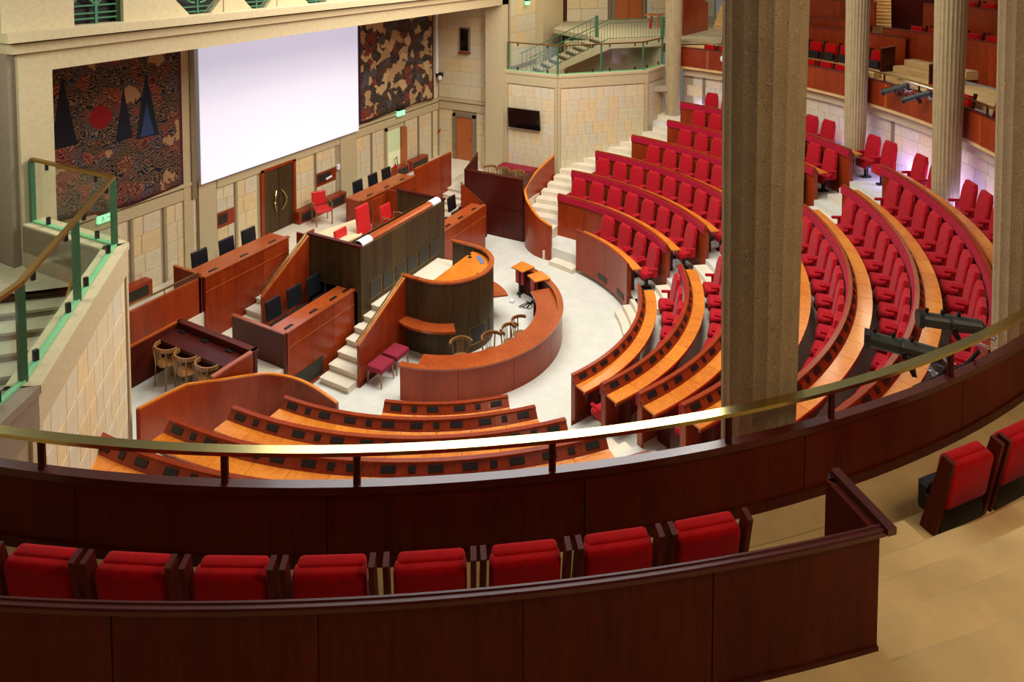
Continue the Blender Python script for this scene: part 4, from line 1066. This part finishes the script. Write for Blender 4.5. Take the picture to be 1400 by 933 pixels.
# balcony front
t = thing('balcony_front','curved veneered balcony front, shade coloured into its inner face, with rounded cap','balcony',P(12.7,-140,5.4))
arc_panels(t,12.57,12.605,A_L,A_R,5.36,6.06,1.9,'wood','front_panel')
arc_panels(t,12.607,12.635,A_L,-100,5.44,6.05,1.9,'balcony_wood','rear_panel')
MB().arc(12.57,12.64,A_L,A_R,6.06,6.10,120).build('cap','balcony_cap',t); MB().arc(12.63,12.655,A_L,A_R,6.05,6.108,120).build('cap_nosing','balcony_cap',t)
MB().arc(12.635,12.65,A_L,-100,5.5,5.58,60).build('skirting','wood_dark',t)
for a in (-18,-24.5,-45.6,-51.5,-63,-69,-76): MB().arc(12.557,12.57,a,a+.45,5.36,6.05,1).build('dividing_strip','trim',t)
t = thing('brass_railing','long curved brass handrail on short dark posts along the balcony','railing',P(12.6,-140,6.12))
MB().arc(12.555,12.635,A_L,A_R,6.315,6.345,150).build('handrail','brass',t)
for a in (-170.9,-166.6,-160.4,-154,-149.7,-143.3,-136.9,-132.5,-126,-119.5,-76,-69.6,-63.3,-57,-50.7,-44.4,-38,-31.7,-25.4,-19):
    x,y,_ = P(12.605,a); MB().tube([(x,y,6.10),(x,y,6.315)],.028,8).build('post','wood_dark',t)
# floors
def fl_arc(r0,r1,a0,a1,z):
    n = max(4,int(abs(a1-a0)/2)); m = MB().arc(r0+.035,r1,a0,a1,z-.25,z,n); m.arc(r0,r0+.036,a0,a1,z-.25,z-.03,n,z1o=z)
    return struct(m.build('floor','tan_carpet'))
fl_arc(12.6,13.1,A_L,-9.5,5.50); fl_arc(13.1,14.3,A_L,-137.8,5.60); fl_arc(13.1,13.62,-132.5,-10,5.60)
for r0,r1,z in ((13.0,13.26,5.64),(13.25,13.53,5.77)): fl_arc(r0,r1,-137.4,-132.4,z)
fl_arc(13.52,13.76,-137.4,-100,5.88); fl_arc(13.76,14.03,-137.4,-100,5.99); fl_arc(14.03,14.32,-137.4,-100,6.10); fl_arc(14.32,16.4,-137.5,-100,6.20); struct(MB().arc(14.282,16.4,-176,-137.5,5.9,6.20,30).build('floor','tan_carpet'))
for r0,r1,z in ((13.1,13.5,5.68),(13.5,13.9,5.86),(13.9,14.35,6.05),(14.35,14.8,6.24),(14.8,15.2,6.42)): fl_arc(r0,r1,-53,-44.2,z)
fl_arc(13.62,15,-44,-10,6.05); fl_arc(13.62,15,-88,-53.2,6.05)
# rear barrier (foreground)
t = thing('rear_barrier','curved veneered barrier with shade-darkened colour behind the nearest red seats','barrier',P(14.26,-150,5.6))
MB().arc(14.266,14.276,A_L,-137.7,5.5,6.83,60).build('panel_core','wood_dark',t)
arc_panels(t,14.264,14.284,A_L,-137.6,5.5,6.84,.92,'balcony_wood','rear_panel')
MB().arc(14.262,14.292,A_L,-137.5,6.838,6.862,70).build('cap','balcony_cap',t); MB().arc(14.257,14.268,A_L,-137.5,6.825,6.868,70).build('cap_moulding','balcony_cap',t); MB().arc(14.288,14.298,A_L,-137.5,6.83,6.852,70).build('cap_moulding','balcony_cap',t)
MB().arc(14.28,14.292,A_L,-137.6,6.2,6.225,60).build('foot_strip','wood_dark',t)
x0,y0,_ = P(14.25,-137.5); x1,y1,_ = P(13.90,-137.5)
MB().strip([(x0,y0),(x1,y1)],.05,5.6,6.84).build('end_panel','balcony_wood',t)
MB().beam((*P(14.31,-137.4)[:2],6.86),(*P(13.88,-137.4)[:2],6.86),.055,.04).build('end_cap','balcony_cap',t)
MB().beam((*P(13.90,-137.5)[:2],5.6),(*P(13.90,-137.5)[:2],6.84),.06,.06).build('end_post','balcony_cap',t)
# theatre seats
tseat = None
def theatre_seat(label,a,r,z,group,src=[None]):
    loc = P(r,a,z); rz = R(a+90)
    if src[0]: return dup(src[0],loc,rz,label,group)
    t = thing('theatre_chair',label,'seat',loc,group,rz,local=True)
    mt = Matrix.Rotation(R(9),4,'X')
    MB().rbox(-.222,-.03,.2,.222,.08,.575,.035,3,mt).build('backrest','velvet_deep',t,True)
    MB().rbox(-.205,.02,.26,.212,.115,.582,.03,3,mt).build('front_cushion','velvet_deep',t,True)
    MB().rbox(-.2,.08,.04,.2,.2,.28,.03,1).box(-.23,-.03,.0,.23,.1,.22).build('folded_base','blackplastic',t)
    for s in (-1,1):
        m = MB(); m.add([(s*.262-.017,-.02,0),(s*.262+.017,-.02,0),(s*.262+.017,.1,0),(s*.262-.017,.1,0),(s*.262-.017,-.14,.63),(s*.262+.017,-.14,.63),(s*.262+.017,-.055,.645),(s*.262-.017,-.055,.645)],[(3,2,1,0),(4,5,6,7),(0,1,5,4),(1,2,6,5),(2,3,7,6),(3,0,4,7)])
        m.build('side_panel','balcony_wood',t)
        MB().beam((s*.262,-.14,.635),(s*.262,-.055,.65),.036,.008).build('panel_cap','balcony_cap',t)
    src[0] = t; return t
near = [-160.1,-157.5,-154.95,-152.35,-149.8,-147.2,-144.7,-142.15,-139.55]
for i,a in enumerate(near): theatre_seat('deep red velvet theatre seat behind the barrier, %s from the left in the foreground row'%ORD[i+1],a,13.29,5.60,'foreground theatre seats')
# the one glossy side panel that catches the light
for i,a in enumerate((-130.1,-127.5)): theatre_seat('deep red velvet theatre seat right of the carpeted steps, %s'%('nearer the steps' if i==0 else 'at the frame edge'),a,13.30,5.60,'theatre seats right of the steps')
i = 0
for a in [-16.5-2.6*j for j in range(11)]:
    i += 1; theatre_seat('red theatre seat just behind the far brass rail, %s from the left'%ORD[i],a,13.29,5.60,'far gallery seats, front row')
i = 0
for a in [-17.5-2.45*j for j in range(11)]:
    i += 1; theatre_seat('red theatre seat raised behind the far front row, %s from the left'%ORD[i],a,14.3,6.05,'far gallery seats, second row')
for i,a in enumerate((-55.6,-58.1,-60.6,-66.5,-69.1,-71.7)): theatre_seat('red theatre seat right of the far gallery steps, %s from them'%ORD[i+1],a,13.29 if i!=4 else 13.9,5.60 if i!=4 else 6.05,'far gallery seats right of the steps')
# far gallery tiers behind
def far_barrier(label,r,a0,a1,z0,z1,mat='wood'):
    t = thing('gallery_barrier',label,'barrier',P(r,(a0+a1)/2,z0),'far gallery barriers'); arc_panels(t,r,r+.05,a0,a1,z0,z1-.02,1.3,mat,'front_panel'); MB().arc(r-.02,r+.07,a0,a1,z1-.03,z1).build('cap','balcony_cap',t); return t
far_barrier('red veneered tier front behind the far second row, lowest of three left of the steps',15.0,-43.6,-16,6.05,7.10)
far_barrier('red veneered tier front, middle of three left of the far steps',15.5,-36.0,-16,6.9,7.42)
far_barrier('red veneered tier front, topmost of three left of the far steps',16.1,-36.0,-16,7.2,8.05)
far_barrier('tall red veneered wall facing the far gallery steps',15.2,-88,-39.6,6.05,7.32)
far_barrier('red veneered tier front above the tall wall of the far steps',16.6,-88,-41.0,7.1,8.12)
far_barrier('uppermost red veneered wall at top right',18.2,-88,-40,7.6,10.5)
for i,a in enumerate([-42.8-2.45*j for j in range(12)]): theatre_seat('red theatre seat peeking over the tall veneered wall, %s from the left'%ORD[i+1],a,15.75,6.82,'far upper gallery seats')
for i,a in enumerate([-43-2.3*j for j in range(12)]): theatre_seat('red theatre seat peeking over the upper tier front, %s from the left'%ORD[i+1],a,17.1,7.64,'far topmost gallery seats')
struct(MB().arc(15.27,16.6,-88,-41,6.4,6.82,20).build('floor','tan_carpet')); struct(MB().arc(16.67,18.2,-88,-41,7.3,7.64,20).build('floor','tan_carpet'))
struct(MB().arc(20,20.2,-95,-14,5.5,11.5,40).build('wall_far','wood_dark'))
t = thing('gallery_end_screen','dark veneered end screen left of the far gallery steps','partition',P(14.4,-43.9,6.0))
MB().strip([P(13.95,-43.95)[:2],P(14.5,-43.95)[:2]],.06,5.6,[6.8,6.85]).build('panel','wood_dark',t)
t = thing('gallery_end_screen','dark veneered end screen right of the far gallery steps','partition',P(14.4,-51,6.0))
MB().strip([P(13.45,-54.0)[:2],P(13.85,-54.0)[:2]],.06,5.6,[6.7,6.75]).build('panel','wood_dark',t)
t = thing('aisle_steps','narrow pale gallery steps rising between veneered walls at top right','stairs',P(17,-38,6.8))
for i in range(12): MB().box(13.7+.28*i,-9.98,6.9,14.0+.28*i,-9.38,7.2+.11*i).build('step','tan_carpet',t)
t = thing('gallery_end_screen','narrow red veneered strip wall left of the top gallery steps','partition',(14,-9.3,6.9))
MB().box(13.7,-9.36,6.9,17.4,-9.30,8.9).build('panel','wood',t)
# gallery wall globe
x,y,_ = P(12.5,-20.9); tag(rebase(MB().tube([(x,y,5.72),(x,y,5.76),(x,y,5.84),(x,y,5.92),(x,y,5.96)],[.03,.08,.1,.08,.03],12).build('globe_lamp','white'),(x,y,5.72)),'white globe on the red gallery front left of the brown column','lamp')
# stage spotlights
def spot(label,p,q,src=None):
    """p lens end, q clamp end"""
    t = thing('stage_spotlight',label,'spotlight',tuple(q),'black stage spotlights')
    p = Vector(p); q = Vector(q); d = (q-p); L = d.length; d.normalize()
    MB().tube([p,p+d*L*.03,p+d*L*.46],[.085,.075,.075],14).build('lens_tube','spotgrey',t)
    MB().tube([p-d*.02,p+d*.03],[.095,.095],8).build('colour_frame','grille',t)
    MB().tube([p+d*L*.46,p+d*L*.5,p+d*L*.95,q],[.09,.085,.075,.05],14).build('lamp_body','spotgrey',t)
    m = MB(); c = p+d*L*.48; side = d.cross(Vector((0,0,1))).normalized()
    m.beam(c+side*.11,c+side*.11-Vector((0,0,.2))+d*.1,.015,.04).beam(c-side*.11,c-side*.11-Vector((0,0,.2))+d*.1,.015,.04).beam(c+side*.11-Vector((0,0,.2))+d*.1,c-side*.11-Vector((0,0,.2))+d*.1,.04,.015); m.build('yoke','blackplastic',t)
    m = MB()
    for k in range(3): m.beam(p+d*L*(.1+.25*k)+Vector((0,0,.08)),p+d*L*(.12+.25*k)+Vector((0,0,.12)),.03,.03)
    m.build('shutter_knob','blackplastic',t)
    for k,cm in enumerate(('white','blue','white')):
        pts = [q+Vector((.1*math.sin(j*1.1+k*2),.1*math.cos(j*.9+k),-.03*j+.02*k)) for j in range(9)]; MB().tube(pts,.007,5).build('cable',cm,t)
    return t
spot('black stage spotlight with cables hooked under the brass rail, nearer the brown column',(-7.02,-9.53,6.06),(-7.0,-10.17,6.04))
spot('black stage spotlight with cables hooked under the brass rail, nearer the right edge',(-6.35,-10.01,6.06),(-6.22,-10.58,6.05))
tag(MB().tube([P(12.5,-127.5,6.02),P(12.5,-123.5,6.02)],.015,8).tube([P(12.6,-126,6.2),P(12.5,-126,6.02)],.02,6).tube([P(12.6,-124,6.2),P(12.5,-124,6.02)],.02,6).build('lamp_bar','blackplastic'),'black lamp bar carrying the two near spotlights below the brass rail','bar')
spot('black stage spotlight on the far gallery front, left of its pair',(7.34,-9.72,5.9),(7.11,-10.34,6.2))
spot('black stage spotlight on the far gallery front, right of its pair',(6.42,-10.19,5.9),(6.30,-10.84,6.2))
tag(MB().tube([(7.5,-10.1,6.28),(6.1,-10.95,6.28)],.025,8).build('lamp_bar','steel'),'pale lamp bar carrying the far pair of spotlights','bar')
